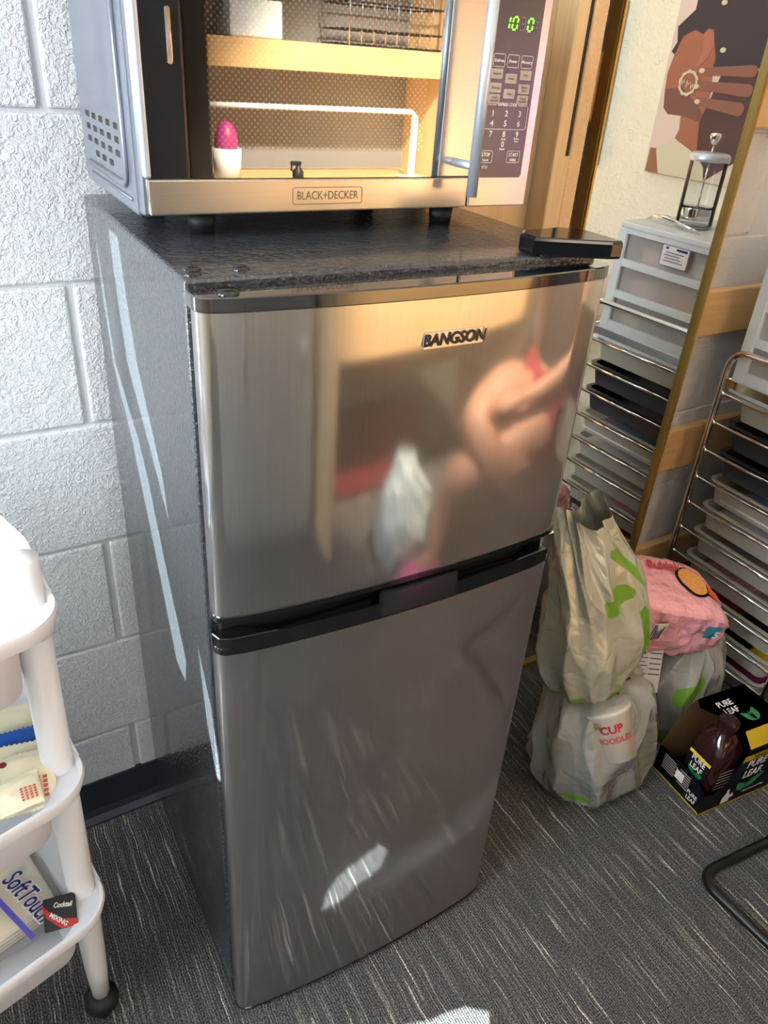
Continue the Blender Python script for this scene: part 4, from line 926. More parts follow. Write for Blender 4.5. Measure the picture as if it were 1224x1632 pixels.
# ------------------------------------------------------------------ bags
def interp(rows, v):
    x = v*(len(rows)-1); i = min(int(x), len(rows)-2); t_ = x-i
    def cr(p0, p1, p2, p3): return 0.5*((2*p1)+(-p0+p2)*t_+(2*p0-5*p1+4*p2-p3)*t_*t_+(-p0+3*p1-3*p2+p3)*t_**3)
    P = [rows[max(0, i-1)], rows[i], rows[i+1], rows[min(len(rows)-1, i+2)]]
    return [cr(*[p[k] for p in P]) for k in range(len(rows[0]))]
def make_bag(name, label, rows, mats, marks, amp=0.012, seed=0, N=280, MV=240, open_top=True, fold=9, pw=0.85, peak=0.0, pk0=0.0):
    """rows: (z, cx, cy, rx, ry, twist). marks: list of (theta, v, len_theta, len_v, radius) capsules in metres"""
    b = NB(); G = []
    for j in range(MV+1):
        v = j/MV; z, cx, cy, rx, ry, tw_ = interp(rows, v); row = []
        for k in range(N):
            th = 2*PI*k/N; c, s = math.cos(th), math.sin(th)
            cc = math.copysign(abs(c)**pw, c); ss = math.copysign(abs(s)**pw, s)
            d = Vector((cc*rx, ss*ry, 0)); d = Matrix.Rotation(tw_, 3, 'Z') @ d
            P = Vector((cx, cy, z))+d
            qq = Vector((c*0.9, s*0.9, z*4.2+seed*3.1))
            f1 = 1-abs(noise.noise(qq*1.8))*3.4
            f2 = 1-abs(noise.noise(Vector((c*2.2+z*5, s*2.2-z*4, z*5+seed*2.7))))*2.6
            f3 = noise.noise(qq*6.0+Vector((1, 9, 4)))
            pl = abs(math.sin(th*fold/2+z*9+1.6*noise.noise(qq)))
            disp = amp*(0.9*f1+0.6*f2+0.16*f3-0.5*pl*(0.2+v))
            n_ = Vector((c, s, 0)); n_ = Matrix.Rotation(tw_, 3, 'Z') @ n_
            P += n_*disp*min(1, 0.5+v*2); P.z += 0.5*amp*noise.noise(qq*1.7)*(1 if v > 0.08 else 0)
            P.z += peak*(max(0, (v-0.6)/0.4)**1.5)*math.cos(2*(th-pk0))
            P.z = max(P.z, rows[0][0])
            row.append(b.verts.new(P))
        G.append(row)
    fs = []
    for j in range(MV):
        for k in range(N):
            f = b.faces.new((G[j][k], G[j][(k+1) % N], G[j+1][(k+1) % N], G[j+1][k])); f.smooth = True
            th = 2*PI*(k+0.5)/N; v = (j+0.5)/MV; z, cx, cy, rx, ry, tw_ = interp(rows, v); R = (rx+ry)/2; H = abs(rows[-1][0]-rows[0][0])
            for (mt, mv_, dt, dv, rad) in marks:
                ax, ay = mt*R, mv_*H; bx_, by_ = (mt+dt)*R, (mv_+dv)*H
                px = ((th-mt+PI) % (2*PI)-PI+mt)*R; py = v*H
                L2 = (bx_-ax)**2+(by_-ay)**2; t_ = max(0, min(1, ((px-ax)*(bx_-ax)+(py-ay)*(by_-ay))/L2))
                if math.hypot(px-ax-t_*(bx_-ax), py-ay-t_*(by_-ay)) < rad: f.material_index = 1
    b.faces.new(G[0][::-1])
    bmesh.ops.recalc_face_normals(b, faces=b.faces)
    c0 = (rows[0][1], rows[0][2], rows[0][0])
    o = obj(name, b, mats, loc=c0); tag(o, label, 'bag'); return o
# theta: direction from +X; camera looks from (-0.18,-0.6) -> visible side is around theta = -2.3 rad
make_bag('plastic_bag', 'full grey plastic shopping bag on the floor beneath the sage green one',
 [(0.0, 0.845, 0.135, 0.085, 0.075, 0.2), (0.004, 0.842, 0.130, 0.105, 0.090, 0.2), (0.05, 0.835, 0.130, 0.122, 0.108, 0.2), (0.12, 0.832, 0.132, 0.130, 0.112, 0.25), (0.19, 0.830, 0.140, 0.122, 0.105, 0.3), (0.245, 0.835, 0.150, 0.100, 0.085, 0.3), (0.262, 0.835, 0.155, 0.05, 0.04, 0.3)],
 [M['bag_grey'], M['green']], [(-2.9, 0.30, 0.45, -0.04, 0.008), (-1.75, 0.24, 0.35, 0.04, 0.012), (-0.95, 0.68, 0.15, 0.10, 0.012), (-1.05, 0.30, 0.3, 0.05, 0.012), (-0.9, 0.42, 0.2, 0.02, 0.012)], 0.013, 1)
make_bag('plastic_bag', 'upright sage green patterned plastic bag standing open beside the refrigerator',
 [(0.268, 0.800, 0.175, 0.075, 0.055, 0.35), (0.275, 0.800, 0.172, 0.100, 0.072, 0.35), (0.32, 0.800, 0.170, 0.118, 0.082, 0.3), (0.40, 0.802, 0.175, 0.118, 0.082, 0.25), (0.48, 0.795, 0.190, 0.100, 0.065, 0.2), (0.56, 0.775, 0.215, 0.075, 0.045, 0.15), (0.625, 0.755, 0.235, 0.055, 0.034, 0.1)],
 [M['bag_sage'], M['green']], [(-1.35, 0.84, 0.35, -0.14, 0.010), (-1.95, 0.66, 0.45, 0.02, 0.012), (-1.25, 0.58, 0.1, -0.16, 0.011), (-0.75, 0.20, 0.15, -0.14, 0.014), (-1.0, 0.10, 0.4, 0.02, 0.016), (-3.05, 0.22, 0.40, 0.0, 0.013), (-1.95, 0.23, 0.30, 0.05, 0.015), (-0.7, 0.62, 0.1, -0.2, 0.010)], 0.0095, 4, fold=5, pw=0.8, peak=0.022, pk0=0.2)
make_bag('plastic_bag', 'grey plastic bag with green dashes behind the black tea carton',
 [(0.0, 1.125, 0.205, 0.08, 0.075, 0.0), (0.004, 1.125, 0.203, 0.100, 0.095, 0.0), (0.06, 1.128, 0.200, 0.115, 0.108, 0.1), (0.14, 1.135, 0.200, 0.112, 0.105, 0.1), (0.20, 1.150, 0.205, 0.095, 0.085, 0.1), (0.25, 1.185, 0.215, 0.055, 0.045, 0.1), (0.285, 1.215, 0.225, 0.022, 0.018, 0.1)],
 [M['bag_grey'], M['green']], [(-2.35, 0.50, 0.5, 0.06, 0.013), (-2.5, 0.25, 0.6, -0.08, 0.013)], 0.010, 9, fold=7)
# snack box between the bags
cr = thing('cracker_box', 'white and blue food box with a nutrition panel between the plastic bags', 'box', (1.01, 0.20, 0.08))
CM = Matrix.Translation((0.985, 0.165, 0.178)) @ Matrix.Rotation(-0.55, 4, 'Z') @ Matrix.Rotation(-0.35, 4, 'X')
b = NB(); bx(b, -0.033, 0.033, -0.02, 0.02, -0.09, 0.085, 0.001); bmesh.ops.transform(b, matrix=CM, verts=b.verts); obj('carton', b, M['ink_white'], cr)
b = NB(); bx(b, -0.0335, 0.0335, -0.0206, 0.0206, -0.091, -0.020, 0.001); bmesh.ops.transform(b, matrix=CM, verts=b.verts); obj('blue_band', b, mat('deep blue carton', (32, 58, 150), 0.45), cr)
b = NB()
for q in range(7): bx(b, -0.030, -0.004+0.006*(q % 2), -0.0210, -0.0206, 0.012+0.009*q, 0.0135+0.009*q+(0.003 if q == 6 else 0))
for q in range(5): bx(b, 0.006, 0.030, -0.0210, -0.0206, 0.020+0.012*q, 0.022+0.012*q)
bmesh.ops.transform(b, matrix=CM, verts=b.verts); obj('print_lines', b, M['navy'], cr)
lettering('lettering', 'Nutrition Facts', 0.0085, M['ink_black'], CM @ frame((0.0, -0.0212, 0.080), (1, 0, 0), (0, 0, 1)), cr, bold=0.0001)
# noodle cup showing at the mouth of the lower bag
nc = thing('noodle_cup', 'white instant noodle cup with red lettering showing through the lower grey bag', 'cup', (0.80, 0.06, 0.15))
NM = Matrix.Translation((0.793, 0.060, 0.206)) @ Matrix.Rotation(-0.70, 4, 'Z') @ Matrix.Rotation(-0.50, 4, 'X') @ Matrix.Rotation(-0.45, 4, 'Y')
b = NB(); lathe(b, [(0, -0.05), (0.032, -0.05), (0.046, 0.042), (0.049, 0.044), (0.049, 0.050), (0.046, 0.052), (0, 0.053)], (0, 0, 0), 40); bmesh.ops.transform(b, matrix=NM, verts=b.verts); obj('cup', b, mat('white foam cup', (206, 200, 190), 0.5), nc, True)
b = NB()
for k in range(14):
    a = -PI*0.95+0.07*k
    lathe(b, [(0.0, 0), (0.0, 0)], (0, 0, 0), 3) if False else None
    p0 = Vector((0.0462*math.cos(a), 0.0462*math.sin(a), 0.036)); p1 = Vector((0.0445*math.cos(a), 0.0445*math.sin(a), 0.022)); tube(b, [NM @ p0, NM @ p1], 0.0007, 4)
obj('gold_ticks', b, M['gold'], nc)
def wraptext(s, size, m, R0, z, ang, parent, tilt=0.0, MM_=None, slope=0.0):
    o = lettering('lettering', s, size, m, Matrix.Identity(4), parent, ext=0.0002, bold=0.0006)
    off = off_of(parent); me = o.data
    for v in me.vertices:
        p = v.co+off; a = ang+p.x/R0; zz = z+p.y; r_ = R0+(zz)*slope+p.z+0.0006
        q = Vector((r_*math.cos(a), r_*math.sin(a), zz)); v.co = (MM_ @ q)-off
wraptext('CUP', 0.022, M['red'], 0.0400, 0.018, -PI/2-0.1, nc, MM_=NM, slope=0.152)
wraptext('NOODLES', 0.016, redp, 0.0400, -0.004, -PI/2-0.1, nc, MM_=NM, slope=0.152)

# pink noodle multipack
pk = thing('noodle_multipack', 'pink foil multipack of noodles lying on the bag beside the cart', 'food pack', (1.06, 0.22, 0.30))
PKM = Matrix.Translation((1.060, 0.228, 0.318)) @ Matrix.Rotation(-0.42, 4, 'Z') @ Matrix.Rotation(0.12, 4, 'X') @ Matrix.Rotation(0.20, 4, 'Y')
b = NB(); r_ = bmesh.ops.create_cube(b, size=1); bmesh.ops.subdivide_edges(b, edges=b.edges, cuts=26, use_grid_fill=True)
HX, HY, HZ = 0.112, 0.085, 0.066
def pk_shape(p):
    x, y, z = p
    k = 0.86+0.14*math.sqrt(max(0, 1-(2*abs(y)-0.0)**4))
    sx = math.copysign(abs(2*x)**0.8, x)
    out = Vector((2*x*HX, 2*y*HY*(0.92+0.08*math.cos(2*x*1.4)), 2*z*HZ*(1-0.35*abs(2*x)**5)*(1-0.15*abs(2*y)**4)))
    d = 0.009*(1-2*abs(noise.noise(out*20)))+0.0045*(1-2*abs(noise.noise(out*42+Vector((4, 4, 4)))))
    side = 1.0 if z < 0.45 else 0.35
    n_ = Vector((x*0.4, y, z)).normalized(); return out+n_*d*side
for v in b.verts: v.co = pk_shape(v.co)
bmesh.ops.transform(b, matrix=PKM, verts=b.verts); obj('foil_wrap', b, M['pink'], pk, True)
def pkpatch(pts, m, name, lift=0.0015, face='top'):
    b = NB(); vs = []
    for (u, v) in pts:
        if face == 'top': p = pk_shape((u, v, 0.5)); p.z += lift
        else: p = pk_shape((u, -0.5, v)); p.y -= lift
        vs.append(b.verts.new(PKM @ p))
    c = sum((v.co for v in vs), Vector())/len(vs); cv = b.verts.new(c+(PKM.to_3x3() @ Vector((0, 0, 0.001) if face == 'top' else (0, -0.002, 0))))
    for i in range(len(vs)): b.faces.new((cv, vs[i], vs[(i+1) % len(vs)]))
    return obj(name, b, m, pk)
def ell(cx, cy, rx, ry, n=24): return [(cx+rx*math.cos(2*PI*i/n), cy+ry*math.sin(2*PI*i/n)) for i in range(n)]
pkpatch(ell(0.20, 0.02, 0.17, 0.27), M['ink_black'], 'bowl_rim_print', 0.003)
pkpatch(ell(0.20, 0.02, 0.145, 0.235), M['noodle'], 'noodles_print', 0.0045)
pkpatch([(0.30, -0.18), (0.45, -0.24), (0.46, -0.05), (0.36, 0.0)], M['orange'], 'flame_print', 0.0055)
pkpatch(ell(-0.40, -0.08, 0.12, 0.24), M['orange'], 'flame_print', 0.005, 'front')
pkpatch([(-0.27, -0.18), (-0.13, -0.12), (-0.13, 0.24), (-0.27, 0.18)], M['ink_white'], 'barcode_label', 0.005, 'front')
b = NB()
for q in range(6):
    p0 = pk_shape((-0.255+0.02*q, -0.5, -0.12)); p1 = pk_shape((-0.255+0.02*q, -0.5, 0.17)); dd = Vector((0, -0.0075, 0))
    tube(b, [PKM @ (p0+dd), PKM @ (p1+dd)], 0.0010, 4)
obj('barcode_bars', b, M['ink_black'], pk)
pkpatch([(0.28, 0.02), (0.43, 0.02), (0.43, 0.34), (0.28, 0.30)], M['teal'], 'number_patch', 0.006, 'front')
lettering('lettering', '5', 0.026, M['ink_white'], PKM @ frame(pk_shape((0.345, -0.5, 0.17))+Vector((0, -0.010, 0)), (1, 0, 0), (0, 0, 1)), pk, bold=0.001)
lettering('lettering', 'Buldak', 0.038, mat('rose lettering', (186, 70, 84), 0.45), PKM @ frame(pk_shape((-0.06, 0.25, 0.5))+Vector((0, 0, 0.004)), (1, 0.10, 0), (-0.10, 1, 0)), pk, shear=0.3, bold=0.0006, sx=0.85)

# ------------------------------------------------------------------ black tea carton
tc_ = thing('drink_carton', 'torn open black and yellow tea carton on the carpet at the right', 'carton', (1.10, 0.0, 0))
A0 = Vector((0.972, -0.066, 0)); fx = (Vector((1.180, -0.083, 0))-A0).normalized(); fy = Vector((-fx.y, fx.x, 0))
TW, TD, TH = 0.202, 0.135, 0.178
CMx = Matrix((fx, fy, Vector((0, 0, 1)))).transposed().to_4x4(); CMx.translation = A0
def cbox(name, polys_, m, parent=tc_, th=0.0012):
    b = NB()
    for pl in polys_:
        vs = [b.verts.new(CMx @ Vector(p)) for p in pl]; b.faces.new(vs)
    bmesh.ops.solidify(b, geom=list(b.faces), thickness=th); bmesh.ops.recalc_face_normals(b, faces=b.faces)
    return obj(name, b, m, parent)
e = 0.0
front = [(0, 0, 0), (TW, 0, 0), (TW, 0, TH-0.018), (0.086, 0, TH-0.018), (0.078, 0, 0.14), (0.070, 0, 0.112), (0.054, 0, 0.075), (0.025, 0, 0.052), (0, 0, 0.058)]
left = [(0, TD, 0), (0, 0, 0), (0, 0, 0.058), (0, 0.03, 0.075), (0, 0.07, 0.078), (0, TD, 0.072)]
cbox('front_panel', [front], M['carton']); cbox('left_panel', [left], M['carton'])
cbox('back_panel', [[(0, TD, 0), (TW, TD, 0), (TW, TD, TH), (0.06, TD, TH), (0.02, TD, 0.13), (0, TD, 0.072)]], M['kraft'])
cbox('right_panel', [[(TW, 0, 0), (TW, TD, 0), (TW, TD, TH), (TW, 0.03, TH), (TW, 0, TH-0.018)]], M['carton'])
cbox('bottom_panel', [[(0, 0, 0.002), (TW, 0, 0.002), (TW, TD, 0.002), (0, TD, 0.002)]], M['kraft'])
cbox('top_panel', [[(0.097, 0.030, TH), (TW, 0.030, TH), (TW, TD, TH), (0.068, TD, TH), (0.055, TD-0.02, TH), (0.075, TD-0.05, TH), (0.092, 0.045, TH)]], M['carton'])
cbox('front_bevel', [[(0.086, 0, TH-0.018), (TW, 0, TH-0.018), (TW, 0.030, TH), (0.095, 0.030, TH)]], M['yellow'])
cbox('back_edge', [[(0.072, TD-0.014, TH+0.003), (TW, TD-0.014, TH+0.003), (TW, TD, TH+0.003), (0.066, TD, TH+0.003)]], M['yellow'])
cbox('side_edge', [[(TW-0.012, 0.03, TH+0.0031), (TW, 0.03, TH+0.0031), (TW, TD-0.014, TH+0.0031), (TW-0.012, TD-0.014, TH+0.0031)]], M['yellow'])
cbox('yellow_band', [[(0.074, -0.0014, 0.125), (TW, -0.0014, 0.125), (TW, -0.0014, 0.142), (0.078, -0.0014, 0.142)]], M['yellow'])
cbox('yellow_base', [[(0, -0.0012, 0.0015), (TW, -0.0012, 0.0015), (TW, -0.0012, 0.0055), (0, -0.0012, 0.0055)], [(-0.0012, TD, 0.0015), (-0.0012, 0, 0.0015), (-0.0012, 0, 0.0055), (-0.0012, TD, 0.0055)]], M['yellow'])
def cl(s, x, z, sz, m='ink_white', **k): lettering('lettering', s, sz, M[m], CMx @ frame((x, -0.0024, z), (1, 0, 0), (0, 0, 1)), tc_, **k)
cl('PURE\nLEAF.', 0.122, 0.097, 0.030, shear=0.12, bold=0.0002, sx=0.80); cl('LEMON', 0.125, 0.1335, 0.011, 'ink_black')
cl('Real Brewed Tea', 0.145, 0.026, 0.009, 'pad_grey', shear=0.2); cl('6', 0.083, 0.028, 0.017, 'ink_white', bold=0.0004)
b = NB()
def leaf(b, c, L, W, ang, mm, h=0.0016):
    pts = [(L*t_, W*math.sin(PI*t_**0.8)) for t_ in [i/8 for i in range(9)]]; pts += [(L*t_, -W*math.sin(PI*t_**0.8)) for t_ in [i/8 for i in range(7, 0, -1)]]
    R_ = Matrix.Rotation(ang, 2); vs = []
    for p in pts:
        q = R_ @ Vector(p); vs.append(b.verts.new(mm @ Vector((c[0]+q.x, c[1]+q.y, h))))
    b.faces.new(vs)
FP = CMx @ frame((0, 0, 0), (1, 0, 0), (0, 0, 1))
FPM = CMx @ frame((0, -0.0010, 0), (1, 0, 0), (0, 0, 1))
leaf(b, (0.110, 0.038), 0.062, 0.010, 0.55, FPM); leaf(b, (0.111, 0.036), 0.036, 0.011, 2.3, FPM); leaf(b, (0.105, 0.040), 0.02, 0.004, 1.2, FPM); obj('leaf_print', b, mat('leaf green', (44, 132, 78), 0.5), tc_); b = NB()
TPM = CMx @ frame((0, 0, TH+0.001), (1, 0, 0), (0, 1, 0))
leaf(b, (0.145, 0.045), 0.036, 0.009, 2.3, TPM); leaf(b, (0.145, 0.045), 0.036, 0.010, 1.1, TPM); leaf(b, (0.145, 0.045), 0.026, 0.005, 1.7, TPM)
obj('leaf_print', b, MATS['leaf green'], tc_)
b = NB(); vs = [b.verts.new(FPM @ Vector((p[0], p[1], 0.0016))) for p in [(0.055, 0.012), (0.078, 0.012), (0.078, 0.030), (0.070, 0.042), (0.070, 0.052), (0.063, 0.052), (0.063, 0.042), (0.055, 0.030)]]; b.faces.new(vs); obj('bottle_print', b, M['ink_white'], tc_)
lettering('lettering', 'PURE\nLEAF', 0.021, M['ink_white'], CMx @ frame((0.112, 0.094, TH+0.0022), (1, 0, 0), (0, 1, 0)), tc_, shear=0.1, sx=0.85, bold=0.0003)
b = NB()
SPM = CMx @ frame((-0.0010, 0, 0), (0, -1, 0), (0, 0, 1))
for q in range(7):
    for (a0, a1) in ((-0.115, -0.082+0.006*(q % 2)), (-0.070, -0.040)):
        vs = [b.verts.new(SPM @ Vector((x, z, 0.0016))) for x, z in ((a0, 0.028+0.006*q), (a1, 0.028+0.006*q), (a1, 0.0305+0.006*q), (a0, 0.0305+0.006*q))]; b.faces.new(vs)
obj('fine_print', b, M['pad_grey'], tc_)
b = NB(); vs = [b.verts.new(SPM @ Vector((x, z, 0.0018))) for x, z in ((-0.078, 0.035), (-0.056, 0.035), (-0.056, 0.058), (-0.078, 0.058))]; b.faces.new(vs); obj('panel_print', b, M['ink_white'], tc_)
lettering('lettering', 'PURE\nLEAF', 0.0145, M['ink_white'], SPM @ Matrix.Translation((-0.026, 0.027, 0.0022)), tc_, sx=0.8)
# bottle(s) inside
def tea_bottle(x, y, tiltx, label, h=0.150, lean=0.0):
    t_ = thing('tea_bottle', label, 'bottle', CMx @ Vector((x, y, 0.0045)), 'tea bottles in the torn carton')
    BM_ = CMx @ Matrix.Translation((x, y, 0.0045)) @ Matrix.Rotation(lean, 4, 'Y') @ Matrix.Rotation(tiltx, 4, 'X') @ Matrix.Diagonal((1.16, 1.16, 1.16, 1))
    b = NB()
    n = 32; R_ = []
    for r_, z, sq in [(0.022, 0, 0.5), (0.033, 0.004, 0.5), (0.0345, 0.012, 0.40), (0.0340, 0.108, 0.40), (0.032, 0.122, 0.5), (0.025, 0.140, 0.9), (0.0165, 0.150, 1), (0.0160, 0.158, 1), (0.018, 0.160, 1), (0.018, 0.171, 1), (0.0, 0.172, 1)]:
        R_.append([b.verts.new(BM_ @ Vector((max(r_, 1e-4)*math.copysign(abs(math.cos(a))**sq, math.cos(a)), max(r_, 1e-4)*math.copysign(abs(math.sin(a))**sq, math.sin(a)), z))) for a in [2*PI*i/n for i in range(n)]])
    for A, B in zip(R_, R_[1:]):
        for i in range(n): b.faces.new((A[i], A[(i+1) % n], B[(i+1) % n], B[i]))
    b.faces.new(R_[0][::-1]); bmesh.ops.recalc_face_normals(b, faces=b.faces)
    bo = obj('bottle_body', b, M['tea'], t_); smooth_by_angle(bo, 0.5)
    def panel(nm, m, u0, u1, z0_, z1_, lift, side='L'):
        b = NB(); d = 0.0350+lift
        P_ = [(u0, z0_), (u1, z0_), (u1, z1_), (u0, z1_)]
        vs = [b.verts.new(BM_ @ (Vector((-d, -u, z)) if side == 'L' else Vector((u, -d, z)))) for u, z in P_]; b.faces.new(vs); obj(nm, b, m, bo)
    panel('black_label', M['ink_black'], -0.024, 0.024, 0.045, 0.095, 0.0004); panel('yellow_label', M['yellow'], -0.024, 0.024, 0.088, 0.095, 0.0008)
    LM = BM_ @ frame((-0.0358, 0, 0), (0, -1, 0), (0, 0, 1))
    lettering('lettering', 'PURE\nLEAF', 0.0165, M['ink_white'], LM @ Matrix.Translation((0, 0.074, 0.0008)), bo, sx=0.8, bold=0.0002)
    b = NB(); leaf(b, (0.0, 0.048), 0.022, 0.006, 0.6, LM, 0.0008); leaf(b, (0.0, 0.048), 0.022, 0.006, 2.4, LM, 0.0008); obj('leaf_print', b, MATS['leaf green'], bo)
    for q in range(6): panel('fine_print', M['pad_grey'], -0.020, 0.018-0.004*(q % 2), 0.040+0.008*q, 0.0425+0.008*q, 0.0006, 'F')
    return t_
tea_bottle(0.052, 0.050, 0.0, 'dark tea bottle in the torn corner of the black carton', lean=0.05)

# ------------------------------------------------------------------ chair leg at the right edge
ch = thing('sled_chair', 'black metal sled-base chair cropped by the lower right edge', 'chair', (1.10, -0.30, 0))
b = NB()
P = [(1.12, -0.19, 0.44), (1.10, -0.187, 0.011), (0.855, -0.172, 0.011), (0.862, -0.62, 0.011), (1.10, -0.60, 0.011), (1.12, -0.60, 0.44)]
P = [(1.235, -0.195, 0.43), (1.235, -0.193, 0.011), (0.853, -0.166, 0.011), (0.868, -0.42, 0.011), (0.874, -0.55, 0.011), (1.235, -0.55, 0.011), (1.235, -0.55, 0.43)]
tube(b, fillet(P, 0.045, 8), 0.0095, 12); obj('sled_frame', b, M['chair_black'], ch)
b = NB(); bx(b, 0.92, 1.30, -0.57, -0.17, 0.43, 0.46, 0.014, 3); obj('seat', b, M['chair_black'], ch)
b = NB(); tube(b, [(1.285, -0.22, 0.45), (1.31, -0.22, 0.80)], 0.009, 10); obj('back_post', b, M['chair_black'], ch); b = NB(); tube(b, [(1.285, -0.52, 0.45), (1.31, -0.52, 0.80)], 0.009, 10); obj('back_post', b, M['chair_black'], ch)
b = NB(); bx(b, 1.295, 1.32, -0.55, -0.18, 0.62, 0.84, 0.01, 3); obj('backrest', b, M['chair_black'], ch)

# ------------------------------------------------------------------ the counter opposite (seen reflected in the doors)
ct = thing('counter_desk', 'tall maple counter desk across from the refrigerator', 'desk', (1.1, -1.45, 0))
for nm, q, m_ in (('worktop', (0.53, 1.66, -1.75, -1.14, 0.915, 0.945), 'wood_x'), ('side_panel', (0.54, 0.565, -1.75, -1.15, 0.0, 0.915), 'wood_z'), ('side_panel', (1.62, 1.645, -1.75, -1.15, 0, 0.915), 'wood_z'), ('apron', (0.565, 1.62, -1.165, -1.15, 0.615, 0.915), 'wood_x'), ('back_panel', (0.565, 1.62, -1.75, -1.735, 0.30, 0.915), 'wood_x'), ('hutch_side', (0.545, 0.612, -1.75, -1.45, 0.945, 1.75), 'black_matte'), ('hutch_side', (1.44, 1.50, -1.75, -1.45, 0.945, 1.75), 'wood_z'), ('hutch_shelf', (0.612, 1.44, -1.75, -1.47, 1.25, 1.325), 'wood_x'), ('hutch_top', (0.60, 1.50, -1.75, -1.45, 1.75, 1.78), 'wood_x')):
    b = NB(); bx(b, *q, 0.001); obj(nm, b, M[m_], ct)
b = NB(); bx(b, 0.612, 1.44, -1.75, -1.74, 0.945, 1.75); obj('hutch_back', b, mat('grey hutch back', (120, 122, 126), 0.6), ct)
dl = thing('desk_lamp', 'lit slim bent tube lamp on the maple counter', 'lamp', (1.34, -1.5, 0.945))
b = NB(); bx(b, 1.30, 1.38, -1.54, -1.46, 0.9455, 0.952, 0.002); obj('base', b, M['white_plastic'], dl)
b = NB(); tube(b, [(1.34, -1.5, 0.952), (1.34, -1.5, 1.135)], 0.009, 12); obj('light_tube', b, M['led_warm'], dl)
b = NB(); tube(b, [(1.34, -1.5, 1.135), (1.325, -1.5, 1.150), (0.62, -1.5, 1.150)], 0.008, 12); obj('arm', b, M['white_plastic'], dl)
t_ = thing('desk_cup', 'grey cup with a magenta brush holder on the counter', 'cup', (0.675, -1.5, 0.945))
b = NB(); lathe(b, [(0, 0.001), (0.04, 0.001), (0.045, 0.09), (0.043, 0.09), (0.038, 0.005), (0, 0.005)], (0.675, -1.5, 0.945), 28); obj('cup', b, M['cool_white'], t_, True)
b = NB(); lathe(b, [(0, 0.012), (0.030, 0.012), (0.036, 0.06), (0.034, 0.12), (0.022, 0.155), (0, 0.165)], (0.675, -1.5, 0.945), 24); obj('brush_head', b, M['magenta'], t_, True)
t_ = thing('spray_bottle', 'small black spray bottle on the counter beside the cup', 'bottle', (0.89, -1.45, 0.945))
b = NB(); lathe(b, [(0, 0.001), (0.018, 0.001), (0.018, 0.03), (0.008, 0.04), (0.008, 0.048), (0, 0.048)], (0.89, -1.45, 0.945), 20); obj('bottle_body', b, M['black_matte'], t_, True)
b = NB(); bx(b, 0.865, 0.90, -1.457, -1.443, 0.992, 1.004, 0.003); bx(b, 0.865, 0.870, -1.454, -1.446, 0.975, 0.993, 0.002); obj('trigger', b, M['black_matte'], t_)
b = NB(); bx(b, 0.70, 0.86, -1.66, -1.50, 1.3255, 1.42, 0.004); item('storage_box', b, M['cool_white'], 'white box on the hutch shelf above the counter', 'box')
t_ = thing('wire_rack', 'black wire rack on the hutch shelf above the counter', 'rack', (1.25, -1.6, 1.3255))
for zz in (1.330, 1.37, 1.44, 1.52):
    b = NB(); tube(b, fillet([(1.08, -1.50, zz), (1.42, -1.50, zz), (1.42, -1.70, zz), (1.08, -1.70, zz), (1.08, -1.50, zz)], 0.01, 3), 0.003, 6); obj('wire_loop', b, M['black_gloss'], t_)
for k in range(9):
    b = NB(); x = 1.08+0.0425*k; tube(b, [(x, -1.50, 1.3275), (x, -1.50, 1.53)], 0.0022, 6); obj('wire', b, M['chrome'], t_)
b = NB(); 
make_bag('plastic_bag', 'tied pale grey plastic bag on the floor under the counter',
 [(0.0, 0.88, -1.06, 0.09, 0.07, 0.0), (0.004, 0.88, -1.06, 0.115, 0.09, 0.0), (0.10, 0.88, -1.06, 0.130, 0.105, 0.0), (0.22, 0.875, -1.06, 0.105, 0.085, 0.1), (0.30, 0.86, -1.06, 0.055, 0.045, 0.2), (0.36, 0.85, -1.06, 0.035, 0.02, 0.3)],
 [M['bag_pale'], M['bag_pale']], [], 0.011, 12, N=90, MV=70)
b = NB(); bx(b, 0.62, 1.18, -1.60, -1.45, 0.0, 0.30, 0.03, 3); item('storage_tote', b, M['maroon'], 'maroon fabric tote pushed far under the counter', 'tote')

# ------------------------------------------------------------------ person on a stool opposite the fridge (seen only as a reflection)
st = thing('stool', 'round black stool under the seated person opposite the fridge', 'stool', (1.47, -0.80, 0))
b = NB(); lathe(b, [(0, 0.29), (0.125, 0.29), (0.135, 0.30), (0.135, 0.32), (0.125, 0.33), (0, 0.33)], (1.47, -0.80, 0), 36); obj('seat', b, M['black_matte'], st, True)
for k in range(4):
    a = PI/4+k*PI/2; b = NB(); tube(b, [(1.47+0.08*math.cos(a), -0.80+0.08*math.sin(a), 0.295), (1.47+0.13*math.cos(a), -0.80+0.13*math.sin(a), 0.008)], 0.011, 10); obj('leg', b, M['chrome'], st)
per = thing('person', 'seated person with bare crossed legs and pink clogs, seen reflected in the refrigerator door', 'person', (1.47, -0.80, 0))
def skin_obj(name, V, E, R, m, parent, sub=2, root=0):
    off = off_of(parent)
    me = bpy.data.meshes.new(name); me.from_pydata([tuple(Vector(v)-off) for v in V], E, []); o = bpy.data.objects.new(name, me); COL.objects.link(o); o.parent = parent
    sk = o.modifiers.new('skin', 'SKIN'); sk.use_smooth_shade = True
    for i, r in enumerate(R):
        d = me.skin_vertices[0].data[i]; d.radius = (r, r) if not isinstance(r, tuple) else r; d.use_root = (i == root)
    ss = o.modifiers.new('sub', 'SUBSURF'); ss.levels = sub; ss.render_levels = sub
    me.materials.append(m); bpy.context.view_layer.update()
    nm = bpy.data.meshes.new_from_object(o.evaluated_get(bpy.context.evaluated_depsgraph_get())); o.modifiers.clear(); o.data = nm; nm.name = name
    return o
V, E_, R = [], [], []
def av(p, r, link=None):
    V.append(Vector(p)); R.append(r)
    if link is not None: E_.append((link, len(V)-1))
    return len(V)-1
pel = av((1.470, -0.800, 0.460), 0.115)
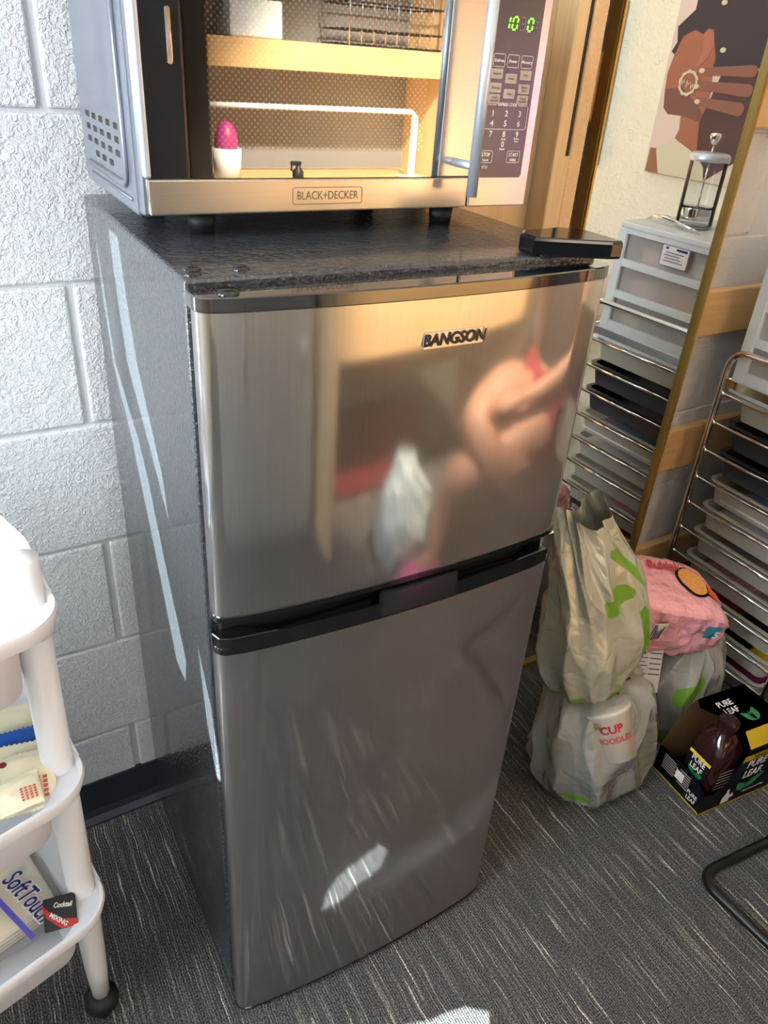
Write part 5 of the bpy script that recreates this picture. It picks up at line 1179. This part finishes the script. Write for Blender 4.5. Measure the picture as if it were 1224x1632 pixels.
wst = av((1.505, -0.800, 0.610), 0.098, pel); cst = av((1.500, -0.800, 0.790), 0.108, wst); shd = av((1.490, -0.800, 0.910), 0.095, cst)
nk0 = av((1.470, -0.800, 0.995), 0.050, shd); nk1 = av((1.455, -0.800, 1.050), 0.047, nk0); hd0 = av((1.445, -0.800, 1.110), 0.078, nk1); hd1 = av((1.445, -0.800, 1.170), 0.086, hd0); hd2 = av((1.455, -0.800, 1.220), 0.066, hd1)
# planted leg
h1 = av((1.420, -0.730, 0.450), 0.105, pel); k1m = av((1.200, -0.760, 0.410), 0.085, h1); k1 = av((0.980, -0.800, 0.370), 0.066, k1m); c1 = av((1.000, -0.900, 0.280), 0.070, k1); a1 = av((0.955, -0.900, 0.100), 0.042, c1); f1_ = av((0.935, -0.900, 0.050), 0.036, a1); f1b = av((0.850, -0.900, 0.035), 0.030, f1_)
# crossed leg: ankle resting over the other thigh
h2 = av((1.420, -0.870, 0.470), 0.105, pel); k2m = av((1.220, -0.870, 0.540), 0.088, h2); k2 = av((1.010, -0.830, 0.510), 0.068, k2m); c2 = av((1.070, -0.740, 0.410), 0.068, k2); a2 = av((1.31, -0.64, 0.31), 0.042, c2); f2_ = av((1.36, -0.62, 0.27), 0.036, a2); f2b = av((1.40, -0.585, 0.215), 0.030, f2_)
def arm(sy, el, wr, dirf):
    s0 = av((1.49, -0.80+sy*0.165, 0.91), 0.050, shd); e0 = av(el, 0.038, s0); m0 = av(tuple((Vector(el)*0.5+Vector(wr)*0.5)), 0.034, e0); w0 = av(wr, 0.024, m0)
    d = Vector(dirf).normalized(); side = d.cross(Vector((0, 0, 1))).normalized(); up = side.cross(d)
    pm = av(tuple(Vector(wr)+d*0.045), 0.026, w0)
    for q, L in zip((-1.5, -0.5, 0.5, 1.5), (0.066, 0.078, 0.074, 0.058)):
        p0 = Vector(wr)+d*0.085+side*q*0.019; p1 = p0+d*L*0.5-up*0.006; p2 = p1+d*L*0.45-up*0.018
        x0_ = av(p0, 0.0095, pm); x1_ = av(p1, 0.0088, x0_); av(p2, 0.0075, x1_)
    t0 = Vector(wr)+d*0.035+side*sy*-0.030; x0_ = av(t0, 0.011, w0); av(t0+d*0.032+side*sy*-0.012, 0.0095, x0_)
arm(1, (1.45, -0.62, 0.66), (1.24, -0.71, 0.57), (-1, -0.45, -0.05)); arm(-1, (1.55, -0.97, 0.67), (1.45, -0.89, 0.56), (-1, 0.30, -0.15))
body = skin_obj('body', V, E_, R, M['skin'], per, 2)
def chainskin(name, pts, rs, m, sub=2): return skin_obj(name, pts, [(i, i+1) for i in range(len(pts)-1)], rs, m, per, sub)
chainskin('shirt', [(1.480, -0.800, 0.510), (1.505, -0.800, 0.610), (1.500, -0.800, 0.790), (1.495, -0.800, 0.900), (1.485, -0.800, 0.955)], [0.122, 0.110, 0.122, 0.118, 0.07], mat('black shirt', (34, 32, 36), 0.9))
skin_obj('shorts', [(1.470, -0.800, 0.475), (1.420, -0.730, 0.450), (1.300, -0.750, 0.430), (1.420, -0.870, 0.475), (1.320, -0.870, 0.510)], [(0, 1), (1, 2), (0, 3), (3, 4)], [0.130, 0.118, 0.110, 0.118, 0.112], M['maroon'], per, 2)
b = NB(); lathe(b, [(0, 0.115), (0.05, 0.105), (0.088, 0.06), (0.098, 0.0), (0.092, -0.06), (0.07, -0.11), (0.0, -0.12)], (1.475, -0.800, 1.160), 24)
for v in b.verts:
    if v.co.x < 1.43: v.co.x = 1.43+(v.co.x-1.43)*0.12
obj('hair', b, M['hair'], per, True)
for sy in (-1, 1):
    b = NB(); lathe(b, [(0, 0.008), (0.006, 0.005), (0.008, 0), (0.006, -0.005), (0, -0.008)], (1.368, -0.80+sy*0.030, 1.145), 12); obj('eye', b, M['ink_white'], per, True)
    b = NB(); bx(b, 1.435, 1.460, -0.80+sy*0.080-0.006, -0.80+sy*0.080+0.006, 1.115, 1.160, 0.005, 2); obj('ear', b, M['skin'], per, True)
b = NB(); prism(b, [(1.342, 1.105), (1.350, 1.100), (1.375, 1.110), (1.370, 1.145)], -0.810, -0.790, 0.003, axis='Y')
obj('nose', b, M['skin'], per, True)
b = NB(); bx(b, 1.362, 1.372, -0.820, -0.780, 1.075, 1.085, 0.003, 2); obj('mouth', b, M['maroon'], per, True)
def clog(p, d, nm_):
    d = Vector(d).normalized(); sd = d.cross(Vector((0, 0, 1))).normalized(); up = sd.cross(d); MX = Matrix((d, -sd, up)).transposed().to_4x4(); MX.translation = Vector(p)
    b = NB(); R_ = []
    for (x, w_, h_) in ((-0.055, 0.020, 0.035), (-0.045, 0.034, 0.055), (-0.01, 0.040, 0.060), (0.05, 0.045, 0.062), (0.10, 0.046, 0.050), (0.135, 0.036, 0.034), (0.148, 0.016, 0.022)):
        R_.append([b.verts.new(MX @ Vector((x, w_*math.copysign(abs(math.cos(a))**0.7, math.cos(a)), max(0, h_*(0.45+0.55*math.sin(a)))))) for a in [2*PI*k/20 for k in range(20)]])
    for A, B in zip(R_, R_[1:]):
        for k in range(20): b.faces.new((A[k], A[(k+1) % 20], B[(k+1) % 20], B[k]))
    b.faces.new(R_[0]); b.faces.new(R_[-1][::-1]); bmesh.ops.recalc_face_normals(b, faces=b.faces); o = obj('clog', b, M['pinkshoe'], per, True)
    for q in range(4):
        b = NB(); c0 = MX @ Vector((0.03+0.026*q, 0.0, 0.060-0.004*q)); lathe(b, [(0, 0.001), (0.005, 0.001), (0.005, 0), (0, 0)], c0, 10); obj('clog_hole', b, M['ink_black'], o)
clog((0.925, -0.90, 0.0), (-1, 0, 0), 'a'); clog((1.365, -0.615, 0.235), (0.5, 0.40, -0.75), 'b')

lk = thing('added_dark_cabinet', 'added dark grey cabinet on the low one, darkens the microwave glass reflection', 'cabinet', (0.19, -1.54, 0.7605))  # unseen cabinet, added so the microwave glass reflects something dark
b = NB(); bx(b, -0.15, 0.528, -1.76, -1.40, 0.7605, 1.90, 0.003); obj('body', b, mat('grey enamel', (40, 43, 50), 0.4), lk)
for x in (-0.14, 0.195):
    b = NB(); bx(b, x, x+0.325, -1.3995, -1.386, 0.79, 1.88, 0.003); dd = obj('door', b, MATS['grey enamel'], lk)
    b = NB(); bx(b, x+0.28, x+0.295, -1.3855, -1.366, 1.25, 1.38, 0.003); obj('handle', b, M['chrome'], dd)
vs_ = thing('light_strip', 'violet led light strip on the right wall above the counter', 'light', (1.695, -1.33, 1.0))
b = NB(); bx(b, 1.690, 1.6995, -1.42, -1.28, 0.96, 1.38, 0.002); obj('channel', b, M['white_plastic'], vs_)
b = NB(); bx(b, 1.687, 1.6898, -1.41, -1.29, 0.97, 1.37, 0.001); obj('lit_diffuser', b, mat('violet light', (200, 120, 255), 0.5, emit=5, emitc=(200, 90, 255)), vs_)

lc = thing('added_low_cabinet', 'added low grey beige cabinet with two doors, lightens the upper door reflection', 'cabinet', (0.20, -1.5, 0))  # unseen cabinet, added to lighten what the upper door reflects on the left
b = NB(); bx(b, -0.15, 0.52, -1.76, -1.32, 0.0, 0.76, 0.003); obj('body', b, mat('greige laminate', (150, 146, 142), 0.5), lc)
for x in (-0.145, 0.190):
    b = NB(); bx(b, x, x+0.325, -1.3195, -1.305, 0.05, 0.74, 0.003); dd = obj('door', b, MATS['greige laminate'], lc)
    b = NB(); tube(b, [(x+0.28, -1.29, 0.55), (x+0.28, -1.29, 0.66)], 0.005, 8); obj('handle', b, M['chrome'], dd)
